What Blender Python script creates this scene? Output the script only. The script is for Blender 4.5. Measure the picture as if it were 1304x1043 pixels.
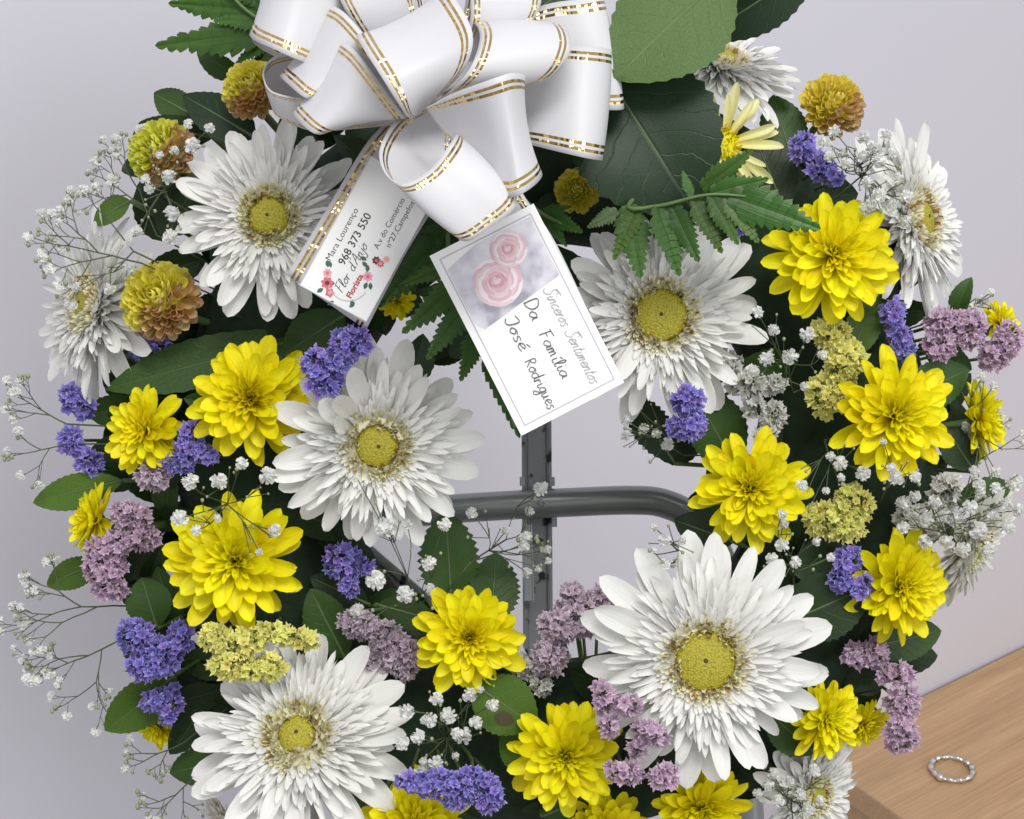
import bpy, math, random
from mathutils import Vector, Matrix
R_ = random.Random(7)
sc = bpy.context.scene
for o in list(bpy.data.objects): bpy.data.objects.remove(o)
rad = math.radians
# ------------------------------------------------------------------ camera
FPX = 2058.0; D0 = 0.70; PITCH = rad(25)
CAM = Vector((0, 0, 1.60))
FW = Vector((0, math.cos(PITCH), -math.sin(PITCH)))
UP = Vector((0, math.sin(PITCH), math.cos(PITCH)))
XR = Vector((1, 0, 0))
cd = bpy.data.cameras.new('camera'); cam = bpy.data.objects.new('camera', cd)
sc.collection.objects.link(cam)
cam.location = CAM; cam.rotation_euler = (rad(90) - PITCH, 0, 0)
cd.sensor_width = 36; cd.lens = 36 * FPX / 1304; cd.clip_start = 0.01; cd.clip_end = 50
sc.camera = cam
# ------------------------------------------------------------------ light
w = bpy.data.worlds.new('World'); sc.world = w; w.use_nodes = True
bg = w.node_tree.nodes['Background']
bg.inputs[1].default_value = 0.66
_n = w.node_tree.nodes.new; _l = w.node_tree.links.new
_tc = _n('ShaderNodeTexCoord'); _sp = _n('ShaderNodeSeparateXYZ'); _rp = _n('ShaderNodeValToRGB'); _mr = _n('ShaderNodeMapRange')
_mr.inputs['From Min'].default_value = -1; _l(_tc.outputs['Generated'], _sp.inputs[0]); _l(_sp.outputs[2], _mr.inputs[0]); _l(_mr.outputs[0], _rp.inputs[0])
_rp.color_ramp.elements[0].position = .25; _rp.color_ramp.elements[0].color = (.34, .32, .31, 1)      # floor of the room
_rp.color_ramp.elements[1].position = .62; _rp.color_ramp.elements[1].color = (.97, .98, 1.0, 1)      # walls and ceiling
_l(_rp.outputs[0], bg.inputs[0])
def area(name, loc, target, size, power, col):
    l = bpy.data.lights.new(name, 'AREA'); l.shape = 'RECTANGLE'; l.size, l.size_y = size; l.energy = power; l.color = col
    o = bpy.data.objects.new(name, l); sc.collection.objects.link(o)
    o.location = loc; o.rotation_euler = (Vector(target) - Vector(loc)).to_track_quat('-Z', 'Y').to_euler()
    return o
area('ceiling_lamp', (0.25, -0.15, 2.75), (0.05, 0.55, 1.3), (0.9, 0.5), 17.0, (1.0, 0.98, 0.95))
area('right_area_light', (1.5, -0.9, 2.0), (0.0, 0.65, 1.3), (0.9, 1.1), 9.0, (0.93, 0.96, 1.0))  # unseen cool area lamp, to the right of and behind the camera
sc.view_settings.view_transform = 'Standard'; sc.view_settings.look = 'None'
sc.view_settings.exposure = 0.10; sc.view_settings.gamma = 1.0
sc.render.engine = 'CYCLES'
sc.cycles.max_bounces = 7; sc.cycles.diffuse_bounces = 3; sc.cycles.glossy_bounces = 2; sc.cycles.transmission_bounces = 4

# ------------------------------------------------------------------ helpers
def P(px, py, d=0.0):                     # a point at depth D0+d in front of the camera
    return CAM + (D0 + d) * (FW + XR * ((px - 652) / FPX) - UP * ((py - 521.5) / FPX))
def S(d=0.0): return (D0 + d) / FPX       # metres in one picture pixel at that depth
def V(x, y, z): return XR * x + UP * y - FW * z      # x right, y up the wreath, z out of the wreath
MW = {}
COL = sc.collection
def link(o, parent=None):
    COL.objects.link(o)
    if parent: o.parent = parent
    return o
def tag(o, label, cat, group=None, kind=None):
    if label: o['label'] = label
    if cat: o['category'] = cat
    if group: o['group'] = group
    if kind: o['kind'] = kind
    return o
def empty(name, M, label, cat, group=None):
    o = bpy.data.objects.new(name, None); link(o)
    o.empty_display_size = 0.01
    o.matrix_world = M; MW[o.name] = M.copy()
    return tag(o, label, cat, group)
def mesh(name, v, f, mat, uv=None, smooth=True):
    m = bpy.data.meshes.new(name); m.from_pydata([tuple(a) for a in v], [], f); m.update()
    if smooth: m.polygons.foreach_set('use_smooth', [True] * len(m.polygons))
    if uv:
        l = m.uv_layers.new(name='UVMap')
        idx = [0] * len(m.loops); m.loops.foreach_get('vertex_index', idx)
        buf = []
        for i in idx: buf += [uv[i][0], uv[i][1]]
        l.data.foreach_set('uv', buf)
    if mat: m.materials.append(mat)
    return m
def obj(name, me, parent=None, M=None):
    o = bpy.data.objects.new(name, me); link(o, parent)
    if M is not None: o.matrix_basis = M
    return o
def worldobj(name, v, f, mat, parent=None, uv=None, smooth=True):   # vertices in world space
    if parent is not None:
        inv = MW[parent.name].inverted(); v = [inv @ Vector(a) for a in v]
        return obj(name, mesh(name, v, f, mat, uv, smooth), parent)
    c = Vector(v[0]); 
    for a in v[1:]: c = c + Vector(a)
    c = c / len(v)
    o = obj(name, mesh(name, [Vector(a) - c for a in v], f, mat, uv, smooth)); o.location = c
    return o
def frame(p, n, spin=0.0, up=None):
    z = n.normalized(); u = up or UP
    x = u.cross(z)
    if x.length < 1e-4: x = XR.copy()
    x.normalize(); y = z.cross(x)
    M = Matrix((x, y, z)).transposed().to_4x4()
    return Matrix.Translation(p) @ M @ Matrix.Rotation(spin, 4, 'Z')
def alongY(p, q, nrm, roll=0.0):          # local Y from p to q, local Z near nrm
    y = (q - p).normalized(); x = y.cross(nrm).normalized(); z = x.cross(y)
    return Matrix.Translation(p) @ Matrix((x, y, z)).transposed().to_4x4() @ Matrix.Rotation(roll, 4, 'Y')
def tube(pts, r, sides=6, taper=1.0, cap=True):
    pts = [Vector(p) for p in pts]; n = len(pts); v = []; f = []
    t0 = (pts[1] - pts[0]).normalized()
    a = t0.orthogonal().normalized()
    for i, p in enumerate(pts):
        t = (pts[min(i + 1, n - 1)] - pts[max(i - 1, 0)]).normalized()
        a = (a - t * a.dot(t)).normalized(); b = t.cross(a)
        rr = (r[i] if isinstance(r, (list, tuple)) else r * (1 + (taper - 1) * i / (n - 1)))
        for k in range(sides):
            an = 2 * math.pi * k / sides; v.append(p + a * (math.cos(an) * rr) + b * (math.sin(an) * rr))
    for i in range(n - 1):
        for k in range(sides):
            k2 = (k + 1) % sides
            f.append((i * sides + k, i * sides + k2, (i + 1) * sides + k2, (i + 1) * sides + k))
    if cap:
        f.append(tuple(range(sides))[::-1]); f.append(tuple((n - 1) * sides + k for k in range(sides)))
    return v, f
def merge(parts):
    V_, F_ = [], []
    for v, f in parts:
        o = len(V_); V_ += list(v); F_ += [tuple(i + o for i in g) for g in f]
    return V_, F_
def crom(pts, per=6):
    pts = [Vector(p) for p in pts]; n = len(pts); out = []
    for i in range(n - 1):
        p0 = pts[max(i - 1, 0)]; p1 = pts[i]; p2 = pts[i + 1]; p3 = pts[min(i + 2, n - 1)]
        for k in range(per):
            t = k / per
            out.append(0.5 * ((2 * p1) + (p2 - p0) * t + (2 * p0 - 5 * p1 + 4 * p2 - p3) * t * t + (3 * p1 - p0 - 3 * p2 + p3) * t ** 3))
    out.append(pts[-1]); return out
def box(x0, x1, y0, y1, z0, z1):
    v = [(x, y, z) for x in (x0, x1) for y in (y0, y1) for z in (z0, z1)]
    f = [(0, 1, 3, 2), (4, 6, 7, 5), (0, 4, 5, 1), (2, 3, 7, 6), (0, 2, 6, 4), (1, 5, 7, 3)]
    return v, f
# ------------------------------------------------------------------ materials
def newmat(name):
    m = bpy.data.materials.new(name); m.use_nodes = True
    nt = m.node_tree; nt.nodes.clear()
    return m, nt, nt.nodes.new, nt.links.new
def setin(n, name, val):
    if name in n.inputs: n.inputs[name].default_value = val
def organic(name, stops, rough=0.5, transl=0.2, vary=0.12, huevary=0.01, streak=0.12, bump=0.25, spec=0.35, scale=(30, 3), coat=0):
    """petal / leaf: pigment by position along the petal (UV y), varied per piece"""
    m, nt, N, L = newmat(name)
    out = N('ShaderNodeOutputMaterial'); pr = N('ShaderNodeBsdfPrincipled'); tr = N('ShaderNodeBsdfTranslucent'); mx = N('ShaderNodeMixShader')
    uv = N('ShaderNodeUVMap'); sp = N('ShaderNodeSeparateXYZ'); L(uv.outputs[0], sp.inputs[0])
    ramp = N('ShaderNodeValToRGB'); el = ramp.color_ramp.elements
    while len(el) > 1: el.remove(el[-1])
    el[0].position = stops[0][0]; el[0].color = (*stops[0][1], 1)
    for p, c in stops[1:]:
        e = el.new(p); e.color = (*c, 1)
    L(sp.outputs[1], ramp.inputs[0])
    mp = N('ShaderNodeMapping'); mp.inputs['Scale'].default_value = (scale[0], scale[1], 1); L(uv.outputs[0], mp.inputs[0])
    oi = N('ShaderNodeObjectInfo')
    addv = N('ShaderNodeVectorMath'); addv.operation = 'ADD'
    mulr = N('ShaderNodeMath'); mulr.operation = 'MULTIPLY'; mulr.inputs[1].default_value = 37.0; L(oi.outputs['Random'], mulr.inputs[0])
    L(mp.outputs[0], addv.inputs[0]); L(mulr.outputs[0], addv.inputs[1])
    nz = N('ShaderNodeTexNoise'); nz.inputs['Scale'].default_value = 1.0; nz.inputs['Detail'].default_value = 3; L(addv.outputs[0], nz.inputs['Vector'])
    hs = N('ShaderNodeHueSaturation'); L(ramp.outputs[0], hs.inputs['Color'])
    mr = N('ShaderNodeMapRange'); mr.inputs['To Min'].default_value = 1 - vary; mr.inputs['To Max'].default_value = 1 + vary; L(oi.outputs['Random'], mr.inputs[0])
    m2 = N('ShaderNodeMapRange'); m2.inputs['From Min'].default_value = .3; m2.inputs['From Max'].default_value = .7
    m2.inputs['To Min'].default_value = 1 - streak; m2.inputs['To Max'].default_value = 1 + streak; L(nz.outputs[0], m2.inputs[0])
    mm = N('ShaderNodeMath'); mm.operation = 'MULTIPLY'; L(mr.outputs[0], mm.inputs[0]); L(m2.outputs[0], mm.inputs[1]); L(mm.outputs[0], hs.inputs['Value'])
    h2 = N('ShaderNodeMapRange'); h2.inputs['To Min'].default_value = .5 - huevary; h2.inputs['To Max'].default_value = .5 + huevary
    fr = N('ShaderNodeMath'); fr.operation = 'FRACT'; L(mulr.outputs[0], fr.inputs[0]); L(fr.outputs[0], h2.inputs[0]); L(h2.outputs[0], hs.inputs['Hue'])
    L(hs.outputs[0], pr.inputs['Base Color']); L(hs.outputs[0], tr.inputs['Color'])
    setin(pr, 'Roughness', rough); setin(pr, 'Specular IOR Level', spec); setin(pr, 'Coat Weight', coat); setin(pr, 'Coat Roughness', .25)
    bp = N('ShaderNodeBump'); bp.inputs['Strength'].default_value = bump; bp.inputs['Distance'].default_value = 0.0006; L(nz.outputs[0], bp.inputs['Height']); L(bp.outputs[0], pr.inputs['Normal'])
    mx.inputs[0].default_value = transl; L(pr.outputs[0], mx.inputs[1]); L(tr.outputs[0], mx.inputs[2]); L(mx.outputs[0], out.inputs[0])
    return m
def plain(name, col, rough=0.5, metal=0.0, nscale=0, namt=0.1, bump=0, spec=0.5):
    m, nt, N, L = newmat(name)
    out = N('ShaderNodeOutputMaterial'); pr = N('ShaderNodeBsdfPrincipled'); L(pr.outputs[0], out.inputs[0])
    setin(pr, 'Base Color', (*col, 1)); setin(pr, 'Roughness', rough); setin(pr, 'Metallic', metal); setin(pr, 'Specular IOR Level', spec)
    if nscale:
        tc = N('ShaderNodeTexCoord'); nz = N('ShaderNodeTexNoise'); nz.inputs['Scale'].default_value = nscale; nz.inputs['Detail'].default_value = 5
        L(tc.outputs['Object'], nz.inputs['Vector'])
        mr = N('ShaderNodeMapRange'); mr.inputs['From Min'].default_value = .3; mr.inputs['From Max'].default_value = .7
        mr.inputs['To Min'].default_value = 1 - namt; mr.inputs['To Max'].default_value = 1 + namt; L(nz.outputs[0], mr.inputs[0])
        hs = N('ShaderNodeHueSaturation'); hs.inputs['Color'].default_value = (*col, 1); L(mr.outputs[0], hs.inputs['Value']); L(hs.outputs[0], pr.inputs['Base Color'])
        if bump:
            bp = N('ShaderNodeBump'); bp.inputs['Strength'].default_value = bump; bp.inputs['Distance'].default_value = .001
            L(nz.outputs[0], bp.inputs['Height']); L(bp.outputs[0], pr.inputs['Normal'])
    return m
def leafmat(name, col, vein, rough=0.35, transl=0.06, vary=.2, spec=.5, spot=None):
    m, nt, N, L = newmat(name)
    out = N('ShaderNodeOutputMaterial'); pr = N('ShaderNodeBsdfPrincipled'); tr = N('ShaderNodeBsdfTranslucent'); mx = N('ShaderNodeMixShader')
    uv = N('ShaderNodeUVMap'); sp = N('ShaderNodeSeparateXYZ'); L(uv.outputs[0], sp.inputs[0])
    def M(op, a, b=None):
        n = N('ShaderNodeMath'); n.operation = op
        for i, x in enumerate((a, b)):
            if x is None: continue
            if isinstance(x, (int, float)): n.inputs[i].default_value = x
            else: L(x, n.inputs[i])
        return n.outputs[0]
    s = M('ABSOLUTE', M('SUBTRACT', sp.outputs[0], .5))            # 0 midrib .. .5 margin
    nz0 = N('ShaderNodeTexNoise'); nz0.inputs['Scale'].default_value = 5; L(uv.outputs[0], nz0.inputs['Vector'])
    lat = M('ABSOLUTE', M('SINE', M('ADD', M('MULTIPLY', M('SUBTRACT', sp.outputs[1], M('MULTIPLY', s, .55)), 24.0), M('MULTIPLY', nz0.outputs[0], 2.5))))
    vl = N('ShaderNodeMapRange'); L(lat, vl.inputs[0]); vl.inputs['From Min'].default_value = 0; vl.inputs['From Max'].default_value = .16; vl.inputs['To Min'].default_value = .38; vl.inputs['To Max'].default_value = 0
    vm = N('ShaderNodeMapRange'); L(s, vm.inputs[0]); vm.inputs['From Min'].default_value = .008; vm.inputs['From Max'].default_value = .022; vm.inputs['To Min'].default_value = .9; vm.inputs['To Max'].default_value = 0
    vf = M('MAXIMUM', vl.outputs[0], vm.outputs[0])
    tc = N('ShaderNodeTexCoord'); nz = N('ShaderNodeTexNoise'); nz.inputs['Scale'].default_value = 90; nz.inputs['Detail'].default_value = 4; L(tc.outputs['Object'], nz.inputs['Vector'])
    oi = N('ShaderNodeObjectInfo')
    mr = N('ShaderNodeMapRange'); mr.inputs['To Min'].default_value = 1 - vary; mr.inputs['To Max'].default_value = 1 + vary; L(oi.outputs['Random'], mr.inputs[0])
    m2 = N('ShaderNodeMapRange'); m2.inputs['From Min'].default_value = .3; m2.inputs['From Max'].default_value = .7; m2.inputs['To Min'].default_value = .8; m2.inputs['To Max'].default_value = 1.2; L(nz.outputs[0], m2.inputs[0])
    mc = N('ShaderNodeMix'); mc.data_type = 'RGBA'; mc.inputs[6].default_value = (*col, 1); mc.inputs[7].default_value = (*vein, 1); L(vf, mc.inputs[0])
    colout = mc.outputs[2]
    if spot:
        dx = M('SUBTRACT', sp.outputs[0], spot[0]); dy = M('SUBTRACT', sp.outputs[1], spot[1])
        dd = M('ADD', M('SQRT', M('ADD', M('MULTIPLY', dx, dx), M('MULTIPLY', dy, dy))), M('MULTIPLY', M('SUBTRACT', nz0.outputs[0], .5), .06))
        ms = N('ShaderNodeMapRange'); L(dd, ms.inputs[0]); ms.inputs['From Min'].default_value = spot[2] * .7; ms.inputs['From Max'].default_value = spot[2]; ms.inputs['To Min'].default_value = .9; ms.inputs['To Max'].default_value = 0
        ma = N('ShaderNodeMix'); ma.data_type = 'RGBA'; L(mc.outputs[2], ma.inputs[6]); ma.inputs[7].default_value = (.075, .05, .025, 1); L(ms.outputs[0], ma.inputs[0]); colout = ma.outputs[2]
    hs = N('ShaderNodeHueSaturation'); L(colout, hs.inputs['Color']); L(M('MULTIPLY', mr.outputs[0], m2.outputs[0]), hs.inputs['Value'])
    L(hs.outputs[0], pr.inputs['Base Color']); L(hs.outputs[0], tr.inputs['Color'])
    setin(pr, 'Roughness', rough); setin(pr, 'Specular IOR Level', spec)
    bp = N('ShaderNodeBump'); bp.inputs['Strength'].default_value = .35; bp.inputs['Distance'].default_value = .001
    hh = M('SUBTRACT', M('MULTIPLY', nz.outputs[0], .15), M('MULTIPLY', vf, 1.0)); L(hh, bp.inputs['Height']); L(bp.outputs[0], pr.inputs['Normal'])
    mx.inputs[0].default_value = transl; L(pr.outputs[0], mx.inputs[1]); L(tr.outputs[0], mx.inputs[2]); L(mx.outputs[0], out.inputs[0])
    return m
M_white = organic('white_petal', [(0, (.74, .74, .46)), (.12, (.84, .83, .70)), (.35, (.87, .865, .82)), (1, (.89, .89, .86))], .5, .22, .04, .006, .045, .35)
M_cream = organic('cream_petal', [(0, (.62, .63, .34)), (.25, (.80, .79, .62)), (.6, (.87, .86, .77)), (1, (.89, .88, .81))], .5, .28, .05, .006, .05, .35)
M_floret = organic('cream_floret', [(0, (.74, .66, .28)), (.4, (.86, .79, .44)), (.7, (.93, .89, .66)), (1, (.94, .91, .76))], .5, .15, .1, .01, .1, .1)
M_brown = organic('brown_anther', [(0, (.42, .28, .05)), (1, (.44, .28, .08))], .5, .1, .2, .01, .1, .1)
M_yellow = organic('yellow_petal', [(0, (.80, .60, .004)), (.3, (.92, .80, .006)), (1, (.95, .87, .012))], .45, .22, .07, .008, .09, .35)
M_paley = organic('pale_yellow_petal', [(0, (.80, .70, .12)), (.5, (.86, .83, .38)), (1, (.88, .87, .50))], .5, .25, .05, .005, .06, .3)
M_bronze = organic('bronze_petal', [(0, (.70, .48, .08)), (.5, (.66, .42, .14)), (1, (.70, .50, .32))], .5, .2, .18, .02, .12, .3)
M_greeny = organic('green_yellow_petal', [(0, (.60, .55, .04)), (.5, (.84, .77, .07)), (1, (.90, .84, .20))], .5, .2, .12, .02, .12, .3)
M_violet = organic('violet_statice', [(0, (.14, .10, .36)), (.55, (.235, .18, .60)), (.85, (.33, .28, .70)), (1, (.46, .42, .77))], .6, .25, .16, .018, .2, .4)
M_lilac = organic('lilac_statice', [(0, (.34, .27, .24)), (.6, (.54, .37, .52)), (1, (.70, .54, .67))], .6, .25, .14, .02, .18, .4)
M_mauve = organic('mauve_statice', [(0, (.32, .26, .24)), (.6, (.55, .43, .53)), (1, (.71, .60, .69))], .6, .25, .15, .02, .18, .4)
M_lime = organic('lime_statice', [(0, (.52, .50, .07)), (.6, (.82, .79, .20)), (1, (.90, .87, .36))], .6, .25, .1, .012, .15, .4)
M_silver = organic('white_statice', [(0, (.30, .32, .24)), (.6, (.66, .66, .60)), (1, (.80, .80, .77))], .6, .25, .1, .01, .12, .4)
M_gyp = organic('gypsophila_white', [(0, (.76, .80, .68)), (.3, (.91, .92, .89)), (1, (.94, .94, .93))], .6, .35, .05, .005, .05, .2)
M_bud = plain('gypsophila_bud', (.30, .34, .20), .6)
M_stem = plain('thin_stem', (.075, .10, .045), .55, nscale=60, namt=.2)
M_gstem = plain('flower_stem', (.10, .17, .05), .5, nscale=60, namt=.2)
M_calyx = plain('statice_stem', (.10, .15, .05), .6, nscale=80, namt=.2)
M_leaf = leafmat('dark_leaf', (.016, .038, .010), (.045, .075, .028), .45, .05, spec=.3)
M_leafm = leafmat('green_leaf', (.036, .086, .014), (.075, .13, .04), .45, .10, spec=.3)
M_leafl = leafmat('leaf_underside', (.085, .150, .040), (.13, .20, .07), .55, .12, .08, .3)
M_leafg = leafmat('glossy_dark_leaf', (.012, .032, .012), (.05, .075, .04), .42, .03, .12, .25)
M_leafo = leafmat('olive_leaf', (.075, .150, .018), (.12, .20, .045), .48, .14, .15, .3)
M_leafs = leafmat('spotted_leaf', (.075, .150, .018), (.12, .20, .045), .48, .14, .15, .3, (.70, .60, .15))
M_fern = organic('fern_green', [(0, (.032, .082, .010)), (1, (.058, .130, .018))], .38, .12, .2, .02, .15, .3, .35)
M_vein = plain('leaf_midrib', (.10, .15, .06), .5)
M_foam = plain('floral_foam', (.012, .030, .012), .95, nscale=150, namt=.3, bump=.6)
# ribbon: white satin with two printed gold lines along either edge
def ribbon_mat():
    m, nt, N, L = newmat('gold_edged_satin')
    out = N('ShaderNodeOutputMaterial'); pr = N('ShaderNodeBsdfPrincipled'); au = N('ShaderNodeBsdfPrincipled'); mx = N('ShaderNodeMixShader'); tr = N('ShaderNodeBsdfTranslucent'); m3 = N('ShaderNodeMixShader')
    uv = N('ShaderNodeUVMap'); sp = N('ShaderNodeSeparateXYZ'); L(uv.outputs[0], sp.inputs[0])
    def M(op, a, b=None):
        n = N('ShaderNodeMath'); n.operation = op
        for i, x in enumerate((a, b)):
            if x is None: continue
            if isinstance(x, (int, float)): n.inputs[i].default_value = x
            else: L(x, n.inputs[i])
        return n.outputs[0]
    e = M('SUBTRACT', .5, M('ABSOLUTE', M('SUBTRACT', sp.outputs[0], .5)))
    def band(a, b): return M('MULTIPLY', M('GREATER_THAN', e, a), M('LESS_THAN', e, b))
    fac = M('ADD', band(.050, .078), band(.104, .132))
    setin(pr, 'Base Color', (.74, .74, .765, 1)); setin(pr, 'Roughness', .42); setin(pr, 'Specular IOR Level', .4)
    setin(au, 'Base Color', (.60, .42, .15, 1)); setin(au, 'Metallic', 1.0); setin(au, 'Roughness', .14)
    mp = N('ShaderNodeMapping'); mp.inputs['Scale'].default_value = (1.2, 5, 1); L(uv.outputs[0], mp.inputs[0])
    nz = N('ShaderNodeTexNoise'); nz.inputs['Scale'].default_value = 1.5; nz.inputs['Detail'].default_value = 2; L(mp.outputs[0], nz.inputs['Vector'])
    bp = N('ShaderNodeBump'); bp.inputs['Strength'].default_value = 1.0; bp.inputs['Distance'].default_value = .004; L(nz.outputs[0], bp.inputs['Height']); L(bp.outputs[0], au.inputs['Normal'])
    m4 = N('ShaderNodeMapping'); m4.inputs['Scale'].default_value = (160, 1.2, 1); L(uv.outputs[0], m4.inputs[0])
    n4 = N('ShaderNodeTexNoise'); n4.inputs['Scale'].default_value = 1; L(m4.outputs[0], n4.inputs['Vector'])
    b4 = N('ShaderNodeBump'); b4.inputs['Strength'].default_value = .12; b4.inputs['Distance'].default_value = .0004; L(n4.outputs[0], b4.inputs['Height']); L(b4.outputs[0], pr.inputs['Normal'])
    tr.inputs[0].default_value = (.78, .78, .80, 1); m3.inputs[0].default_value = .18; L(pr.outputs[0], m3.inputs[1]); L(tr.outputs[0], m3.inputs[2])
    L(fac, mx.inputs[0]); L(m3.outputs[0], mx.inputs[1]); L(au.outputs[0], mx.inputs[2]); L(mx.outputs[0], out.inputs[0])
    return m
M_ribbon = ribbon_mat()
def steel_mat():
    m, nt, N, L = newmat('grey_painted_steel')
    out = N('ShaderNodeOutputMaterial'); pr = N('ShaderNodeBsdfPrincipled'); L(pr.outputs[0], out.inputs[0])
    tc = N('ShaderNodeTexCoord'); nz = N('ShaderNodeTexNoise'); nz.inputs['Scale'].default_value = 120; nz.inputs['Detail'].default_value = 4; L(tc.outputs['Object'], nz.inputs['Vector'])
    mr = N('ShaderNodeMapRange'); mr.inputs['From Min'].default_value = .60; mr.inputs['From Max'].default_value = .66; L(nz.outputs[0], mr.inputs[0])
    mc = N('ShaderNodeMix'); mc.data_type = 'RGBA'; mc.inputs[6].default_value = (.42, .43, .46, 1); mc.inputs[7].default_value = (.04, .04, .045, 1); L(mr.outputs[0], mc.inputs[0])
    L(mc.outputs[2], pr.inputs['Base Color']); setin(pr, 'Metallic', .1); setin(pr, 'Roughness', .45)
    return m
M_steel = steel_mat()
M_tube = plain('grey_lacquered_tube', (.32, .33, .34), .28, .3, nscale=40, namt=.08)
M_plastic = plain('clear_strap', (.55, .56, .58), .2)
M_card = plain('card_stock', (.88, .88, .875), .55)
M_ink = plain('black_print', (.035, .035, .045), .6)
M_pen = plain('grey_ballpoint', (.10, .10, .12), .6)
M_script = plain('silver_grey_print', (.40, .40, .43), .6)
M_red = plain('red_print', (.52, .02, .04), .6)
M_line = plain('grey_border_print', (.52, .52, .57), .6)
# ------------------------------------------------------------------ setting: wall and table
ZT = 0.70; HT = CAM.z - ZT
def on_table(px, py, z=ZT):
    dr = FW + XR * ((px - 652) / FPX) - UP * ((py - 521.5) / FPX)
    return CAM + dr * ((z - CAM.z) / dr.z)
A = on_table(1170, 885); B = on_table(1304, 820); Q = on_table(1120, 1021)
ed = (B - A); ed.z = 0; ed.normalize(); en = Vector((ed.y, -ed.x, 0))       # en: out of the wall, into the room
corner = A + ed * ((Q - A).dot(ed))
def wall_mat():
    m, nt, N, L = newmat('painted_plaster')
    out = N('ShaderNodeOutputMaterial'); pr = N('ShaderNodeBsdfPrincipled'); L(pr.outputs[0], out.inputs[0])
    tc = N('ShaderNodeTexCoord')
    n1 = N('ShaderNodeTexNoise'); n1.inputs['Scale'].default_value = 2.2; n1.inputs['Detail'].default_value = 4; L(tc.outputs['Object'], n1.inputs['Vector'])
    n2 = N('ShaderNodeTexNoise'); n2.inputs['Scale'].default_value = 260; n2.inputs['Detail'].default_value = 3; L(tc.outputs['Object'], n2.inputs['Vector'])
    mr = N('ShaderNodeMapRange'); mr.inputs['To Min'].default_value = .95; mr.inputs['To Max'].default_value = 1.05; L(n1.outputs[0], mr.inputs[0])
    hs = N('ShaderNodeHueSaturation'); hs.inputs['Color'].default_value = (.71, .70, .775, 1); L(mr.outputs[0], hs.inputs['Value']); L(hs.outputs[0], pr.inputs['Base Color'])
    bp = N('ShaderNodeBump'); bp.inputs['Strength'].default_value = .12; bp.inputs['Distance'].default_value = .0006; L(n2.outputs[0], bp.inputs['Height']); L(bp.outputs[0], pr.inputs['Normal'])
    setin(pr, 'Roughness', .6)
    return m
MX = Matrix((ed, en, Vector((0, 0, 1)))).transposed().to_4x4()
v, f = box(-2.2, 1.6, -.06, 0, -.7, 1.9)
wall = obj('wall', mesh('wall', v, f, wall_mat(), None, False)); wall.matrix_world = Matrix.Translation(A) @ MX; wall['kind'] = 'structure'
def wood_mat():
    m, nt, N, L = newmat('beech_veneer')
    out = N('ShaderNodeOutputMaterial'); pr = N('ShaderNodeBsdfPrincipled'); L(pr.outputs[0], out.inputs[0])
    tc = N('ShaderNodeTexCoord'); mp = N('ShaderNodeMapping'); mp.inputs['Scale'].default_value = (2.2, 34, 34); L(tc.outputs['Object'], mp.inputs[0])
    n1 = N('ShaderNodeTexNoise'); n1.inputs['Scale'].default_value = 1.6; n1.inputs['Detail'].default_value = 7; n1.inputs['Roughness'].default_value = .62; L(mp.outputs[0], n1.inputs['Vector'])
    m2 = N('ShaderNodeMapping'); m2.inputs['Scale'].default_value = (14, 420, 420); L(tc.outputs['Object'], m2.inputs[0])
    n2 = N('ShaderNodeTexNoise'); n2.inputs['Scale'].default_value = 1; n2.inputs['Detail'].default_value = 2; L(m2.outputs[0], n2.inputs['Vector'])
    rp = N('ShaderNodeValToRGB'); e = rp.color_ramp.elements; e[0].position = .3; e[0].color = (.44, .265, .135, 1); e[1].position = .72; e[1].color = (.58, .375, .21, 1); L(n1.outputs[0], rp.inputs[0])
    mr = N('ShaderNodeMapRange'); mr.inputs['From Min'].default_value = .3; mr.inputs['From Max'].default_value = .7; mr.inputs['To Min'].default_value = .88; mr.inputs['To Max'].default_value = 1.08; L(n2.outputs[0], mr.inputs[0])
    hs = N('ShaderNodeHueSaturation'); L(rp.outputs[0], hs.inputs['Color']); L(mr.outputs[0], hs.inputs['Value']); L(hs.outputs[0], pr.inputs['Base Color'])
    setin(pr, 'Roughness', .42); return m
M_wood = wood_mat()
# table: origin at its wall corner on the floor side; x along the wall, y into the room
TB = empty('wooden_table', Matrix.Translation(Vector((corner.x, corner.y, ZT - .72))) @ MX, 'light beech wooden table standing against the wall with a ring on it', 'table')
def bevel(o, w=.002, s=2):
    b = o.modifiers.new('bevel', 'BEVEL'); b.width = w; b.segments = s; return o
def tpart(name, *b): 
    v, f = box(*b); return bevel(obj(name, mesh(name, v, f, M_wood, None, False), TB))
tpart('table_top', 0, 1.2, .003, .62, .695, .72)
tpart('side_panel', .006, .026, .003, .60, 0, .692)
tpart('side_panel', 1.174, 1.194, .003, .60, 0, .692)
tpart('back_panel', .027, 1.173, .004, .022, .2, .692)
# ring on the table
rp_ = on_table(1212, 980.5, ZT + .0022)
def ring():
    v = []; f = []; n = 96; k = 10; Rr = .0182
    for i in range(n):
        a = 2 * math.pi * i / n
        r = .0021 + .0005 * math.sin(a * 13 + .8 * math.sin(a * 3)) + .0004 * math.sin(a * 2 + 2) + .0002 * math.sin(a * 31)
        c = Vector((math.cos(a) * Rr, math.sin(a) * Rr * .93, .0004 * math.sin(a * 13 + 1)))
        e1 = Vector((math.cos(a), math.sin(a), 0))
        for j in range(k):
            b = 2 * math.pi * j / k + a * 4
            v.append(c + e1 * (math.cos(b) * r) + Vector((0, 0, math.sin(b) * r * 1.05)))
    for i in range(n):
        for j in range(k):
            f.append((i * k + j, i * k + (j + 1) % k, ((i + 1) % n) * k + (j + 1) % k, ((i + 1) % n) * k + j))
    return v, f
M_chrome = plain('silver', (.72, .71, .68), .16, 1.0)
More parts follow.
